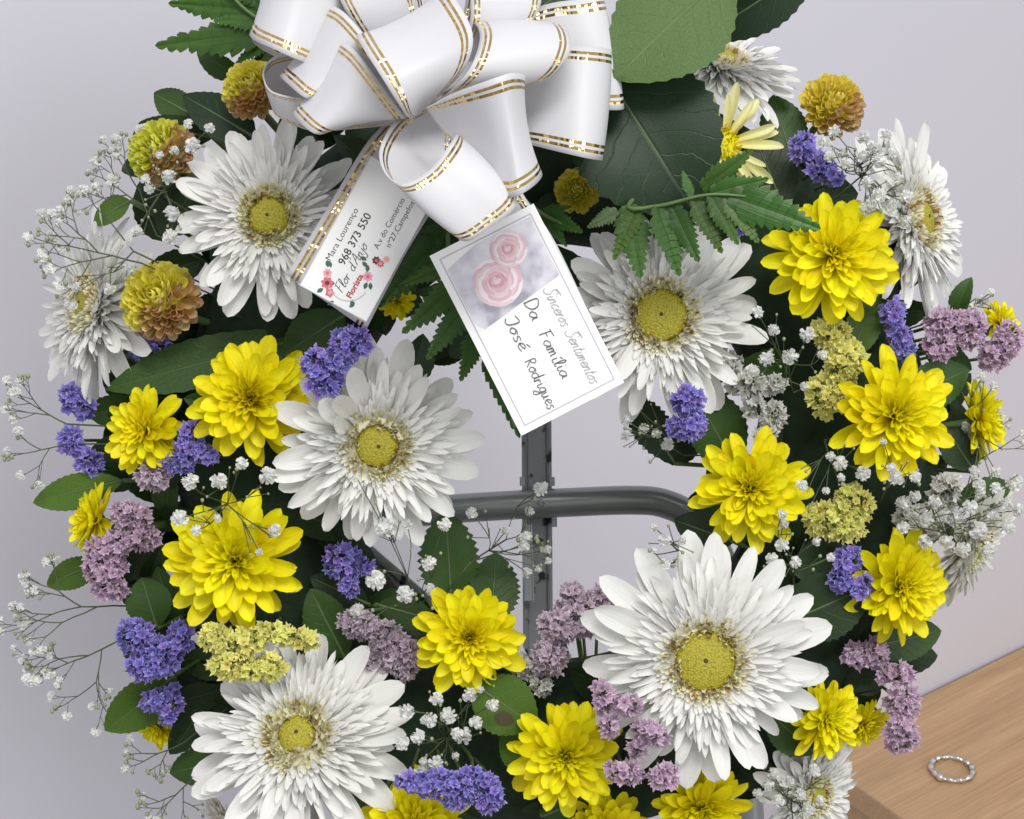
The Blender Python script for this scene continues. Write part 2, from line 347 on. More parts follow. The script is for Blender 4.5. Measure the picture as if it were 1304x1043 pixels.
RG = empty('silver_ring', Matrix.Translation(rp_ + Vector((0, 0, .0012))), 'small twisted silver ring lying on the wooden table', 'ring')
v, f = ring(); obj('band', mesh('band', v, f, M_chrome), RG)
def ball(r, nu=10, nv=7, sq=1.0):
    v = []; f = []
    for i in range(nv + 1):
        th = math.pi * i / nv
        for j in range(nu):
            ph = 2 * math.pi * j / nu
            v.append((r * math.sin(th) * math.cos(ph), r * math.sin(th) * math.sin(ph), r * math.cos(th) * sq))
    for i in range(nv):
        for j in range(nu):
            f.append((i * nu + j, (i + 1) * nu + j, (i + 1) * nu + (j + 1) % nu, i * nu + (j + 1) % nu))
    return v, f
v, f = ball(.0036); obj('bead', mesh('bead', v, f, M_chrome), RG, Matrix.Translation((-.0135, -.0125, .0003)))
# ------------------------------------------------------------------ stand and foam ring
ST = empty('metal_stand', Matrix.Translation(P(686, 1500, .075)), 'dark grey steel easel stand with curved crossbar seen through the wreath opening', 'stand')
def bar(pa, pb, w, th, chan=.2):
    """U-section flat bar with lipped edges between two points"""
    y = (pb - pa).normalized(); x = XR - y * XR.dot(y); x.normalize(); z = y.cross(x)
    if z.dot(FW) > 0: z = -z
    prof = [(-.5, -.5), (-.5, .42), (-.44, .5), (-.36, .5), (-.30, .22), (.30, .22), (.36, .5), (.44, .5), (.5, .42), (.5, -.5)]
    v = []; f = []; n = len(prof)
    for p in (pa, pb):
        for a, b in prof: v.append(p + x * (a * w) + z * (b * th))
    for i in range(n): f.append((i, (i + 1) % n, n + (i + 1) % n, n + i))
    f.append(tuple(range(n))); f.append(tuple(range(n, 2 * n))[::-1])
    return v, f
v, f = bar(P(680, 120, .085), P(690, 1500, .085), 38 * S(.085), .010); bevel(worldobj('post', v, f, M_steel, ST, None, False), .0006)
cb = [P(-40 + 420, 1150, .072), P(400, 900, .070), P(428, 720, .070), P(470, 664, .070), P(560, 650, .070), P(640, 644, .070), P(720, 640, .070), P(800, 637, .070), P(845, 641, .070), P(885, 662, .070), P(915, 705, .070), P(940, 800, .070), P(960, 1150, .072)]
v, f = tube(crom(cb, 6), 18.5 * S(.07), 20); worldobj('crossbar', v, f, M_tube, ST)
for (x, y) in ((665, 613), (703, 613), (668, 665), (706, 665)):
    p = P(x, y, .074); v, f = box(-.0012, .0012, -.004, .004, -.002, .002); worldobj('bracket_tab', [p + XR * a[0] - FW * a[1] + UP * a[2] for a in v], f, M_steel, ST, None, False)
v, f = ball(5.5 * S(.05)); p = P(689, 640, .0575); worldobj('bolt', [p + Vector(a) for a in v], f, M_steel, ST)
v, f = bar(P(405, 680, .055), P(580, 830, .055), 66 * S(.055), .004); worldobj('brace', v, f, M_steel, ST, None, False)
p0 = P(671, 668, .074); p1 = P(674, 765, .074)
v, f = bar(p0, p1, 13 * S(.07), .0015); worldobj('clear_strap', v, f, M_plastic, ST, None, False)
FCX, FCY, FR, FT, FD = 705, 575, 372, 108, .030
FB = empty('foam_ring', Matrix.Translation(P(FCX, FCY, FD)), 'dark green floral foam ring that holds the whole flower wreath', 'wreath base')
v = []; f = []; NU, NV = 72, 16; s = S(FD)
for i in range(NU):
    a = 2 * math.pi * i / NU
    for j in range(NV):
        b = 2 * math.pi * j / NV; r = FR * s + FT * s * math.cos(b)
        v.append(P(FCX, FCY, FD) + V(r * math.cos(a), r * math.sin(a), FT * s * .95 * math.sin(b)))
for i in range(NU):
    for j in range(NV): f.append((i * NV + j, ((i + 1) % NU) * NV + j, ((i + 1) % NU) * NV + (j + 1) % NV, i * NV + (j + 1) % NV))
worldobj('foam', v, f, M_foam, FB)
v, f = box(-.012, .012, -.055, .012, -.004, .004)
for py in (203, 947):
    p = P(686, py, .072); worldobj('mount_strip', [p + XR * a[0] + UP * a[2] + FW * (a[1] * .4 + .0) for a in v], f, M_foam, FB, None, False)
def foam_near(p):                          # nearest point inside the foam tube
    c = P(FCX, FCY, FD); q = p - c; x, y = q.dot(XR), q.dot(UP); l = math.hypot(x, y) or 1
    return c + V(x / l, y / l, 0) * (FR * s)
def stem_to_foam(root, p, n, r, mat=None, bend=.5):
    e = foam_near(p); m = p - n.normalized() * min(.018, (e - p).length * bend)
    v, f = tube(crom([p, m, e], 4), r, 6); return worldobj('stem', v, f, mat or M_gstem, root)
# ------------------------------------------------------------------ petals
def petal(L, W, cup=.25, curl=0., base=.3, mid=.62, p=2., q=2., ridge=0., nx=6, ny=8, wav=0., seed=0, tipz=0., twist=0., notch=0.):
    rr = random.Random(seed); ph = rr.uniform(0, 6); v = []; uv = []; f = []
    for j in range(ny + 1):
        t = 1 - (1 - j / ny) ** 1.5
        if t < mid: wd = base + (1 - base) * math.sin(math.pi / 2 * t / mid)
        else: wd = max(0.0, 1 - ((t - mid) / (1 - mid)) ** p) ** (1 / q)
        wd = max(wd, .04) * W / 2
        for i in range(nx + 1):
            sx = -1 + 2 * i / nx
            z = cup * (sx * sx) * wd + curl * t * t * L + ridge * W * math.cos(sx * math.pi * 2.5) * math.sin(math.pi * min(t * 1.1, 1)) + tipz * L * max(0, t - .7) ** 2 + wav * L * math.sin(t * 7 + ph + sx) * t
            x = sx * wd; a = twist * t; y = t * L
            if notch and j == ny: y -= notch * L * (1 + math.cos(sx * math.pi * 3)) * .5
            v.append((x * math.cos(a) - z * math.sin(a), y, z * math.cos(a) + x * math.sin(a))); uv.append((i / nx, t))
    for j in range(ny):
        for i in range(nx):
            k = j * (nx + 1) + i; f.append((k, k + 1, k + nx + 2, k + nx + 1))
    return v, f, uv
def rays(lst, spec, rr):   # joined petals: lst of (v,f,uv); spec of matrices
    V_, F_, U_ = [], [], []
    for M in spec:
        v, f, u = lst[rr.randrange(len(lst))]; o = len(V_)
        V_ += [M @ Vector(a) for a in v]; U_ += u; F_ += [tuple(i + o for i in g) for g in f]
    return V_, F_, U_
def place(az, r0, el, sc_, z=0, roll=0, wx=1.0):
    return Matrix.Rotation(az, 4, 'Z') @ Matrix.Translation((0, r0, z)) @ Matrix.Rotation(el, 4, 'X') @ Matrix.Rotation(roll, 4, 'Y') @ Matrix.Diagonal((sc_ * wx, sc_, sc_, 1))
# gerbera petals, unit length
GP = {}
def gp(mat):
    if mat.name not in GP:
        GP[mat.name] = [mesh('ray_petal', *petal(1, .215, .30, [-.06, .02, -.12, .08, -.02, -.2, .12][k], .34, .64, 2.4, 2.0, .03, 8, 9, .012, k, 0, [0, .25, -.2, .1, -.35, .15, .3][k], [.0, .015, .02, 0, .01, .02, 0][k])[:2], mat, petal(1, .215, nx=8, ny=9)[2]) for k in range(7)]
        GP[mat.name + 's'] = [petal(1, .17, .5, [-.10, .05, -.2, .1][k], .5, .62, 2.2, 2, 0, 3, 5, .02, k, 0, [0, .4, -.4, .2][k]) for k in range(4)]
    return GP[mat.name], GP[mat.name + 's']
FL = [petal(1, .34, .8, .1, .7, .6, 2, 2, 0, 2, 3, 0, k) for k in range(2)]
def dome(r, h, nu=28, nv=7):
    v = [(0, 0, h)]; uv = [(.5, 1)]; f = []
    for i in range(1, nv + 1):
        th = math.pi / 2 * i / nv
        for j in range(nu):
            ph = 2 * math.pi * j / nu; v.append((r * math.sin(th) * math.cos(ph), r * math.sin(th) * math.sin(ph), h * math.cos(th))); uv.append((j / nu, 1 - i / nv))
    for j in range(nu): f.append((0, 1 + j, 1 + (j + 1) % nu))
    for i in range(nv - 1):
        for j in range(nu): a = 1 + i * nu; f.append((a + j, a + nu + j, a + nu + (j + 1) % nu, a + (j + 1) % nu))
    return v, f, uv
def disc_mat():
    m, nt, N, L = newmat('gerbera_disc')
    out = N('ShaderNodeOutputMaterial'); pr = N('ShaderNodeBsdfPrincipled'); L(pr.outputs[0], out.inputs[0])
    tc = N('ShaderNodeTexCoord'); vo = N('ShaderNodeTexVoronoi'); vo.inputs['Scale'].default_value = 1100; L(tc.outputs['Object'], vo.inputs['Vector'])
    rp = N('ShaderNodeValToRGB'); e = rp.color_ramp.elements; e[0].position = .0; e[0].color = (.52, .46, .035, 1); e[1].position = .8; e[1].color = (.30, .26, .015, 1); L(vo.outputs[0], rp.inputs[0])
    L(rp.outputs[0], pr.inputs['Base Color']); setin(pr, 'Roughness', .6)
    bp = N('ShaderNodeBump'); bp.invert = True; bp.inputs['Strength'].default_value = .7; bp.inputs['Distance'].default_value = .0006; L(vo.outputs[0], bp.inputs['Height']); L(bp.outputs[0], pr.inputs['Normal'])
    return m
M_disc = disc_mat()
M_eye = plain('dark_disc_eye', (.07, .055, .01), .7)
def gerbera(px, py, d, R, n, label, seed, core=.19, ringr=.29, mat=None, spin=None, flop=0., group='white gerberas of the wreath', outer=(16, 17), curlup=0., extra=()):
    rr = random.Random(seed); mat = mat or M_white; s_ = R * S(d); nn = V(*n)
    M0 = frame(P(px, py, d), nn, rr.uniform(0, 6) if spin is None else spin)
    T = empty('gerbera', M0, label, 'gerbera', group)
    big, small = gp(mat)
    def put(cnt, l0, l1, e0, e1, z, w0, w1, r0=.12):
        for i in range(cnt):
            az = 2 * math.pi * (i + rr.uniform(-.33, .33)) / cnt; ln = rr.uniform(l0, l1) - r0
            el = rad(rr.uniform(e0, e1)) + flop * math.cos(az) * .2
            if rr.random() < .08: el += rad(rr.uniform(8, 26)); ln *= .92
            obj('ray_petal', big[rr.randrange(len(big))], T, place(az, r0 * s_, el, ln * s_, z * s_, rr.uniform(-.3, .3), rr.uniform(w0, w1)))
    put(outer[0], .92, 1.05, -9 + curlup, 3 + curlup, -.06, 1.0, 1.35)
    put(outer[1], .84, 1.0, -4 + curlup, 6 + curlup, -.04, .85, 1.2)
    put(outer[1], .68, .88, 0, 8, -.02, .65, .95)
    for az_, ln_, el_ in extra:
        obj('ray_petal', big[3], T, place(rad(az_), .3 * s_, rad(el_), ln_ * s_, .02 * s_, rr.uniform(-.6, .6), 1.5))
    sp_ = []
    for cnt, ln, el, z, wd, r0 in ((44, .72, 8, -.01, .066, .16), (50, .66, 11, .0, .062, .16), (54, .60, 14, .01, .058, .17), (58, .54, 17, .02, .056, .19), (60, .48, 21, .03, .052, .21), (60, .425, 26, .035, .050, .22), (58, .385, 34, .04, .046, .23)):
        for i in range(cnt):
            az = 2 * math.pi * (i + rr.uniform(-.5, .5)) / cnt; l_ = ln * rr.uniform(.84, 1.12) - r0
            sp_.append(place(az, r0 * s_, rad(el + rr.uniform(-6, 8)), l_ * s_, z * s_, rr.uniform(-.5, .5), wd / (.17 * max(.1, l_))))
    v, f, u = rays(small, sp_, rr); o = obj('inner_rays', mesh('inner_rays', v, f, mat, u), T); o['kind'] = 'stuff'
    sp_, s2 = [], []
    for i in range(330):
        az = rr.uniform(0, 2 * math.pi); q = rr.random(); r0 = core * .90 + (ringr - core * .90) * q
        M = place(az, r0 * s_, rad(88 - 48 * q + rr.uniform(-14, 14)), rr.uniform(.075, .11) * s_, (.075 - .02 * q) * s_, rr.uniform(-1, 1), 1.15)
        (s2 if rr.random() < .13 and q < .7 else sp_).append(M)
    v, f, u = rays(FL, sp_, rr); o = obj('disc_florets', mesh('disc_florets', v, f, M_floret, u), T); o['kind'] = 'stuff'
    v, f, u = rays(FL, s2, rr); o = obj('anthers', mesh('anthers', v, f, M_brown, u), T); o['kind'] = 'stuff'
    v, f, u = dome(ringr * 1.04 * s_, .10 * s_); obj('receptacle', mesh('receptacle', v, f, M_floret, [(a, .8) for a, b in u]), T, Matrix.Translation((0, 0, .0)))
    v, f, u = dome(core * s_, .07 * s_); dk = obj('disc', mesh('disc', v, f, M_disc, u), T, Matrix.Translation((0, 0, .075 * s_)))
    v, f = ball(.02 * s_, 7, 5, .6); obj('disc_eye', mesh('disc_eye', v, f, M_eye), dk, Matrix.Translation((.01 * s_, 0, .067 * s_)))
    v, f, u = dome(.2 * s_, -.16 * s_, 16, 5); obj('calyx', mesh('calyx', v, f, M_gstem, u), T, Matrix.Translation((0, 0, -.05 * s_)))
    stem_to_foam(T, P(px, py, d) - nn.normalized() * (.2 * s_), nn, .0026)
    return T
gerbera(343, 277, -.035, 132, (.05, .05, 1), 'white gerbera partly under the florist business card below the bow', 11, .2, .28)
gerbera(480, 567, -.042, 140, (.12, -.06, 1), 'white gerbera with curled upper petals left of the steel post', 23, .2, .33, spin=0., flop=.5, extra=((20, .62, 38), (38, .6, 55), (52, .62, 48), (60, .5, 66)))
gerbera(841, 402, -.030, 142, (.04, .05, 1), 'white gerbera beneath the fern and right of the rose card', 35, .24, .33)
gerbera(897, 840, -.055, 163, (0, .03, 1), 'largest white gerbera, fully open, below the curved crossbar', 47, .24, .33)
gerbera(380, 938, -.042, 150, (-.03, .42, .92), 'white gerbera below the lime yellow statice, with wide cream floret ring', 59, .165, .315)
gerbera(118, 388, .006, 130, (-.76, .16, .66), 'white gerbera turned sideways to the wall beside a bronze pompom', 61, .17, .28, mat=M_white)
gerbera(917, 80, -.004, 112, (.22, .78, .58), 'white gerbera tipped upward under the dark curled leaf', 73, mat=M_white)
gerbera(1166, 280, .004, 134, (.76, .14, .66), 'white gerbera turned sideways behind a frothy baby\'s breath cluster', 85)
gerbera(1238, 695, .016, 100, (.74, -.45, .5), 'cream gerbera facing sideways under the dense white filler blooms', 97, mat=M_cream)
gerbera(1034, 1012, -.004, 92, (.55, -.15, .8), 'white gerbera facing the wooden table, beside baby\'s breath', 103)
gerbera(292, 1052, .03, 62, (-.7, -.5, .5), 'half hidden pale gerbera under the lowest left leaves', 107, mat=M_cream)
# ------------------------------------------------------------------ chrysanthemums
YP = {}
def yp(mat, sharp):
    k0 = (mat.name, sharp)
    if k0 not in YP:
        a = [(1, .265, .62, [.03, .10, -.06, .14, .0][k], .42, .70, 2.3, 2. - .3 * sharp, .018, 6, 8, .01, k, [0, .3, 0, .6, .2][k], [0, .2, -.25, .1, -.1][k]) for k in range(5)]
        ms = [petal(*x) for x in a]
        YP[k0] = ([mesh('petal', m[0], m[1], mat, m[2]) for m in ms], [petal(1, .30, .8, .12, .5, .66, 2.2, 1.8, 0, 3, 5, .01, k) for k in range(3)])
    return YP[k0]
def chrys(px, py, d, R, n, label, seed, mat=None, sharp=.3, group='yellow chrysanthemums of the wreath', loose=1.0, centre=1.0):
    rr = random.Random(seed); mat = mat or M_yellow; s_ = R * S(d); nn = V(*n)
    T = empty('chrysanthemum', frame(P(px, py, d), nn, rr.uniform(0, 6)), label, 'chrysanthemum', group)
    big, small = yp(mat, sharp); ph = 0
    for cnt, l0, l1, el, z, w0 in ((13, .80, 1.08, -6, -.10, 1.05), (14, .82, 1.0, 5, -.06, 1.0), (15, .74, .90, 14, -.02, .95), (15, .64, .80, 23, .01, .9), (14, .54, .68, 32, .03, .85)):
        ph += 1.1
        for i in range(cnt):
            az = ph + 2 * math.pi * (i + rr.uniform(-.3, .3)) / cnt
            obj('petal', big[rr.randrange(5)], T, place(az, .05 * s_, rad(el + rr.uniform(-11, 11) * loose), rr.uniform(l0, l1) * s_, z * s_, rr.uniform(-.35, .35), rr.uniform(.9, 1.2) * w0 / (.5 * (l0 + l1)) * .93))
    sp_ = []
    for cnt, l0, l1, el, z, w0 in ((14, .46, .58, 41, .05, .75), (13, .38, .50, 50, .07, .8), (12, .30, .40, 60, .08, .85), (10, .23, .31, 70, .09, .9), (7, .17, .24, 80, .1, 1.0)):
        ph += 1.3
        for i in range(cnt):
            az = ph + 2 * math.pi * (i + rr.uniform(-.3, .3)) / cnt
            sp_.append(place(az, .035 * s_, rad(el + rr.uniform(-8, 8)), rr.uniform(l0, l1) * s_, z * s_, rr.uniform(-.5, .5), rr.uniform(.8, 1.1) * w0))
    v, f, u = rays(small, sp_, rr); o = obj('inner_petals', mesh('inner_petals', v, f, mat, u), T); o['kind'] = 'stuff'
    v, f, u = dome(.2 * s_, -.2 * s_, 12, 4); obj('calyx', mesh('calyx', v, f, M_gstem, u), T, Matrix.Translation((0, 0, -.08 * s_)))
    stem_to_foam(T, P(px, py, d) - nn.normalized() * (.25 * s_), nn, .0018)
    return T
for a in (
 (320, 508, -.032, 82, (.02, .12, 1), 'yellow chrysanthemum between the long serrated leaf and violet statice'),
 (186, 548, -.018, 59, (-.42, .10, .9), 'yellow chrysanthemum tucked beneath the long serrated leaf'),
 (301, 714, -.040, 90, (.0, .10, 1), 'big yellow chrysanthemum above the lime yellow statice clump'),
 (121, 662, .0, 50, (-.85, .2, .45), 'yellow chrysanthemum in profile beside pink lilac statice'),
 (598, 812, -.036, 73, (.02, .05, 1), 'yellow chrysanthemum below the serrated leaf near the foot of the post'),
 (720, 962, -.040, 74, (.05, .05, 1), 'yellow chrysanthemum between round green leaf and mauve statice'),
 (528, 1052, -.040, 70, (0, .35, .9), 'yellow chrysanthemum under the lowest violet statice, cut by the frame'),
 (772, 1058, -.020, 52, (0, .2, 1), 'yellow chrysanthemum peeping out under the mauve statice, mostly cut off'),
 (893, 1030, -.030, 66, (.05, -.2, 1), 'yellow chrysanthemum directly under the largest gerbera'),
 (1060, 326, -.034, 86, (.05, .1, 1), 'yellow chrysanthemum above the tall lime statice, beside the fern tip'),
 (1138, 530, -.036, 84, (.22, .05, 1), 'big yellow chrysanthemum beside the tall lime statice spike'),
 (955, 622, -.034, 75, (.0, .1, 1), 'yellow chrysanthemum beside the bend of the crossbar'),
 (1146, 748, -.020, 72, (.38, -.02, .85), 'yellow chrysanthemum below dense baby\'s breath, beside violet statice'),
 (1248, 536, .0, 53, (.78, .12, .5), 'small yellow chrysanthemum in profile against the wall, under the lilac statice'),
 (1052, 915, -.024, 54, (.5, .05, .8), 'small yellow chrysanthemum against the right petals of the largest gerbera'),
 (1100, 922, .004, 36, (.5, -.5, .6), 'shaded little yellow chrysanthemum next to trailing lilac statice'),
 (1274, 414, .018, 36, (.6, .3, .6), 'small yellow chrysanthemum half hidden behind lilac statice'),
 (202, 926, .01, 33, (-.6, -.3, .7), 'small yellow chrysanthemum poking out under violet statice by a leaf'),
 (506, 384, -.02, 24, (0, 0, 1), 'small yellow bloom between the business card and the fern'),
): chrys(*a, seed=200 + a[0])
def daisy(px, py, d, R, n, label, seed):
    rr = random.Random(seed); s_ = R * S(d); nn = V(*n)
    T = empty('pale_daisy', frame(P(px, py, d), nn), label, 'daisy'); big, small = yp(M_paley, .6)
    for cnt, l0, l1, el, z in ((12, .9, 1.05, 4, -.05), (12, .78, .95, 14, 0)):
        for i in range(cnt):
            az = 2 * math.pi * (i + rr.uniform(-.3, .3)) / cnt + el
            obj('petal', big[rr.randrange(5)], T, place(az, .1 * s_, rad(el + rr.uniform(-8, 8)), rr.uniform(l0, l1) * s_, z * s_, rr.uniform(-.3, .3), .68))
    sp_ = [place(rr.uniform(0, 6.3), .3 * s_ * math.sqrt(rr.random()), rad(rr.uniform(60, 100)), .12 * s_, .04 * s_) for i in range(110)]
    v, f, u = rays(FL, sp_, rr); o = obj('disc_florets', mesh('disc_florets', v, f, M_yellow, u), T); o['kind'] = 'stuff'
    v, f, u = dome(.3 * s_, .1 * s_); obj('disc', mesh('disc', v, f, M_yellow, u), T)
    stem_to_foam(T, P(px, py, d), nn, .0018); return T
daisy(921, 183, -.034, 72, (.25, .1, 1), 'pale yellow daisy emerging from behind the big dark leaf', 5)
# bronze pompoms
BP = [petal(1, .62, .9, .28, .5, .6, 2.2, 1.8, 0, 4, 5, 0, k, .9) for k in range(3)]
BPM = {}
def pompom(px, py, d, R, n, label, seed, bronze_dir):
    rr = random.Random(seed); s_ = R * S(d); nn = V(*n); M0 = frame(P(px, py, d), nn)
    T = empty('pompom_chrysanthemum', M0, label, 'pompom flower', 'bronze and yellow pompom flowers')
    if not BPM:
        for m in (M_bronze, M_greeny): BPM[m.name] = [mesh('petal', a[0], a[1], m, a[2]) for a in BP]
    bd = (M0.to_3x3().inverted() @ V(*bronze_dir)).normalized(); sp_ = []
    N_ = 170
    for i in range(N_):
        zz = 1 - 1.25 * (i + .5) / N_; th = math.acos(zz); az = i * 2.39996 + rr.uniform(-.15, .15)
        nrm = Vector((math.sin(th) * -math.sin(az), math.sin(th) * math.cos(az), zz))
        k = nrm.dot(bd) + rr.uniform(-.22, .22)
        ln = (.30 + .16 * min(1, th / 1.5)) * rr.uniform(.9, 1.15) * s_
        M = Matrix.Rotation(az, 4, 'Z') @ Matrix.Rotation(math.pi / 2 - th, 4, 'X') @ Matrix.Translation((0, .62 * s_, 0)) @ Matrix.Rotation(rr.uniform(-.25, .1), 4, 'X') @ Matrix.Rotation(rr.uniform(-.5, .5), 4, 'Y') @ Matrix.Diagonal((ln, ln, ln, 1))
        if k > .18 and th > .5: obj('petal', BPM['bronze_petal'][rr.randrange(3)], T, M)
        else: sp_.append(M)
    v, f, u = rays(BP, sp_, rr); o = obj('inner_petals', mesh('inner_petals', v, f, M_greeny, u), T); o['kind'] = 'stuff'
    v, f = ball(.66 * s_, 14, 9); obj('core', mesh('core', v, f, M_greeny), T)
    stem_to_foam(T, P(px, py, d), nn, .0018); return T
pompom(323, 116, -.02, 37, (-.1, .35, .9), 'yellow and bronze pompom flower touching the bow', 1, (.4, -.9, .1))
pompom(209, 196, -.008, 41, (-.3, .25, .9), 'yellow and bronze pompom flower sprinkled with baby\'s breath', 2, (.8, -.5, .2))
pompom(206, 384, -.018, 47, (-.15, .2, .95), 'bronze tipped pompom flower above two violet statice bits', 3, (.6, -.7, .1))
pompom(1059, 137, -.012, 39, (.2, .3, .9), 'yellow pompom flower with bronze rim above violet statice', 4, (.5, -.7, .1))
pompom(735, 243, -.01, 27, (0, .1, 1), 'shaded bronze pompom flower under the big dark leaf', 5, (.2, .3, -.9))
# ------------------------------------------------------------------ statice
def floret(seed):
    rr = random.Random(seed); n = 20; v = [(0, 0, -.75)]; uv = [(.5, 0)]; f = []
    sp = [rr.uniform(.82, 1.2) for i in range(n)]
    for k, (r, z, t) in enumerate(((.20, -.3, .3), (.55, .0, .62), (.85, .16, .85), (1.0, .2, 1.0))):
        for i in range(n):
            a = 2 * math.pi * i / n; fr_ = (-1) ** i
            lob = (1 + .14 * math.cos(5 * a)) * (sp[i] if k == 3 else 1) if k else 1
            v.append((r * lob * math.cos(a), r * lob * math.sin(a), z + (.10, .16, .24)[k - 1] * fr_ * rr.uniform(.2, 1.3) + .14 * math.cos(5 * a) if k else z)); uv.append((i / n, t))
    for i in range(n): f.append((0, 1 + i, 1 + (i + 1) % n))
    for k in range(3):
        for i in range(n): a = 1 + k * n; f.append((a + i, a + n + i, a + n + (i + 1) % n, a + (i + 1) % n))
    return v, f, uv
FLO = [floret(k) for k in range(6)]; FLOM = {}
def flom(mat):
    if mat.name not in FLOM: FLOM[mat.name] = [mesh('floret', a[0], a[1], mat, a[2], False) for a in FLO]
    return FLOM[mat.name]
def statice(blobs, d, mat, label, seed, fr=7.0, n=(0, 0, 1), cat='statice', group=None, stemdir=None, name='statice_sprig'):
    """blobs: (cx, cy, rx, ry, tilt degrees) lumps of papery florets on short branches"""
    rr = random.Random(seed); me = flom(mat); pts = []
    for (cx, cy, rx, ry, tl) in blobs:
        ct, stt = math.cos(rad(tl)), math.sin(rad(tl)); cand = 0
        fr0 = fr; kk = .93 if len(blobs) > 1 else 1.0; rx *= kk * rr.uniform(.92, 1.06); ry *= kk * rr.uniform(.92, 1.06); want = int(rx * ry * math.pi / (fr * fr * .88)) + 1; mine = []
        for q in range(want * 30):
            a = rr.uniform(0, 6.283); r = math.sqrt(rr.random()); x, y = r * math.cos(a) * rx, r * math.sin(a) * ry
            X, Y = cx + x * ct - y * stt, cy + x * stt + y * ct
            if all((X - m[0]) ** 2 + (Y - m[1]) ** 2 > (fr * .86) ** 2 for m in mine):
                mine.append((X, Y)); dz = -math.sqrt(max(0, 1 - r * r)) * min(rx, ry) * .8 * S(d) + rr.uniform(-.0034, .0034)
                pts.append((X, Y, d + dz, (X - cx) / rx, (cy - Y) / ry, cx, cy))
            if len(mine) >= want: break
    c = blobs[0]; base = P(c[0], c[1], d + .006)
    T = empty(name, Matrix.Translation(base), label, cat, group)
    parts = []; e = foam_near(base)
    for (cx, cy, rx, ry, tl) in blobs:
        b = P(cx, cy, d + .004); parts.append(tube(crom([b, b + V(0, 0, -.03) + (e - b) * .1, e], 4), .0008, 5))
    for (X, Y, dd, nx, ny, cx, cy) in pts:
        p = P(X, Y, dd); nn = (V(nx * .9 + n[0] + rr.uniform(-.65, .65), ny * .9 + n[1] + rr.uniform(-.65, .65), .75 * max(.3, n[2]))).normalized()
        sz = fr * S(dd) * rr.uniform(.7, 1.25)
        o = obj('floret', me[rr.randrange(6)], T, Matrix.Translation(-base) @ frame(p, nn, rr.uniform(0, 6)) @ Matrix.Diagonal((sz, sz, sz, 1)))
        parts.append(tube([p - nn * sz * .4, (p - nn * sz * 1.1 + P(cx, cy, d + .003)) / 2, P(cx, cy, d + .004)], .0007, 4, .8, False))
    v, f = merge(parts); worldobj('stem', v, f, M_calyx, T)
    return T
VI, LI, LM, WS = 'violet statice sprigs', 'lilac and mauve statice sprigs', 'lime yellow statice sprigs', 'white statice sprigs'
statice([(405, 465, 22, 20, 20), (445, 438, 28, 22, -20), (412, 490, 22, 13, 0), (432, 462, 16, 16, 0)], -.058, M_violet, 'violet statice just below the business card', 301, group=VI)
statice([(240, 558, 13, 24, 25), (258, 577, 20, 14, 20), (228, 590, 18, 14, 0)], -.026, M_violet, 'violet statice touching the chrysanthemum under the long leaf', 302, group=VI)
statice([(88, 505, 14, 17, 0), (106, 519, 14, 16, 0)], .006, M_violet, 'violet statice right below the sideways white gerbera by the wall', 303, group=VI)
statice([(90, 562, 16, 17, 30), (112, 588, 18, 16, 30)], .006, M_violet, 'drooping violet statice above the lone leaf pointing to the wall', 304, group=VI)
statice([(180, 442, 11, 18, 20), (208, 441, 11, 12, 0)], -.004, M_violet, 'two violet statice bits under the bronze tipped pompom', 305, group=VI)
statice([(172, 810, 26, 22, 0), (205, 835, 28, 26, 0), (228, 812, 16, 18, 0), (182, 850, 22, 16, 20)], -.018, M_violet, 'large violet statice clump beside the lime yellow statice', 306, group=VI)
statice([(200, 893, 17, 16, 0), (222, 890, 10, 20, 0), (213, 912, 10, 12, 0)], -.008, M_violet, 'violet statice above the small half hidden chrysanthemum and gerbera petals', 307, group=VI)
statice([(435, 715, 26, 20, 0), (445, 745, 13, 14, 0), (462, 722, 14, 12, 0)], -.018, M_violet, 'violet statice under the gerbera with curled petals', 308, group=VI)
statice([(878, 508, 22, 18, 0), (876, 540, 24, 22, 0)], -.040, M_violet, 'violet statice below the gerbera right of the rose card', 309, group=VI)
statice([(1022, 186, 16, 20, 30), (1045, 212, 22, 18, 30), (1062, 226, 12, 10, 0)], -.026, M_violet, 'violet statice under the bronze rimmed pompom', 310, group=VI)
statice([(1136, 400, 15, 20, 0), (1148, 432, 16, 26, -15)], -.018, M_violet, 'violet statice next to the pinkish lilac clump', 311, group=VI)
statice([(1080, 712, 18, 16, 0), (1072, 738, 16, 16, 0), (1098, 748, 15, 18, 0)], -.026, M_violet, 'violet statice beside the tilted chrysanthemum under lime statice', 312, group=VI)
statice([(520, 996, 18, 10, 0), (556, 998, 26, 18, -20), (585, 1008, 24, 22, 0), (622, 1010, 20, 26, 0), (600, 988, 14, 12, 0)], -.058, M_violet, 'wide violet statice spray along the wreath bottom', 313, group=VI)
statice([(942, 286, 8, 12, 0)], -.03, M_violet, 'tiny violet statice tip behind the fern', 314, group=VI)
statice([(1205, 412, 26, 20, -10), (1198, 440, 20, 18, 0), (1236, 420, 20, 26, 0)], -.006, M_lilac, 'pinkish lilac statice clump right of violet statice', 315, group=LI)
statice([(1284, 432, 18, 22, 0), (1266, 455, 18, 18, 0)], .006, M_lilac, 'lilac statice in front of the half hidden yellow chrysanthemum', 316, group=LI)
statice([(132, 722, 28, 24, 0), (140, 750, 24, 14, 0), (122, 700, 16, 16, 0)], -.010, M_lilac, 'pink lilac statice hanging by the lowest wall side leaf', 317, group=LI)
statice([(160, 655, 18, 18, 0), (182, 685, 20, 16, 0), (150, 690, 16, 16, 0), (178, 662, 14, 14, 0)], -.012, M_lilac, 'lilac statice beside the chrysanthemum in profile', 318, group=LI)
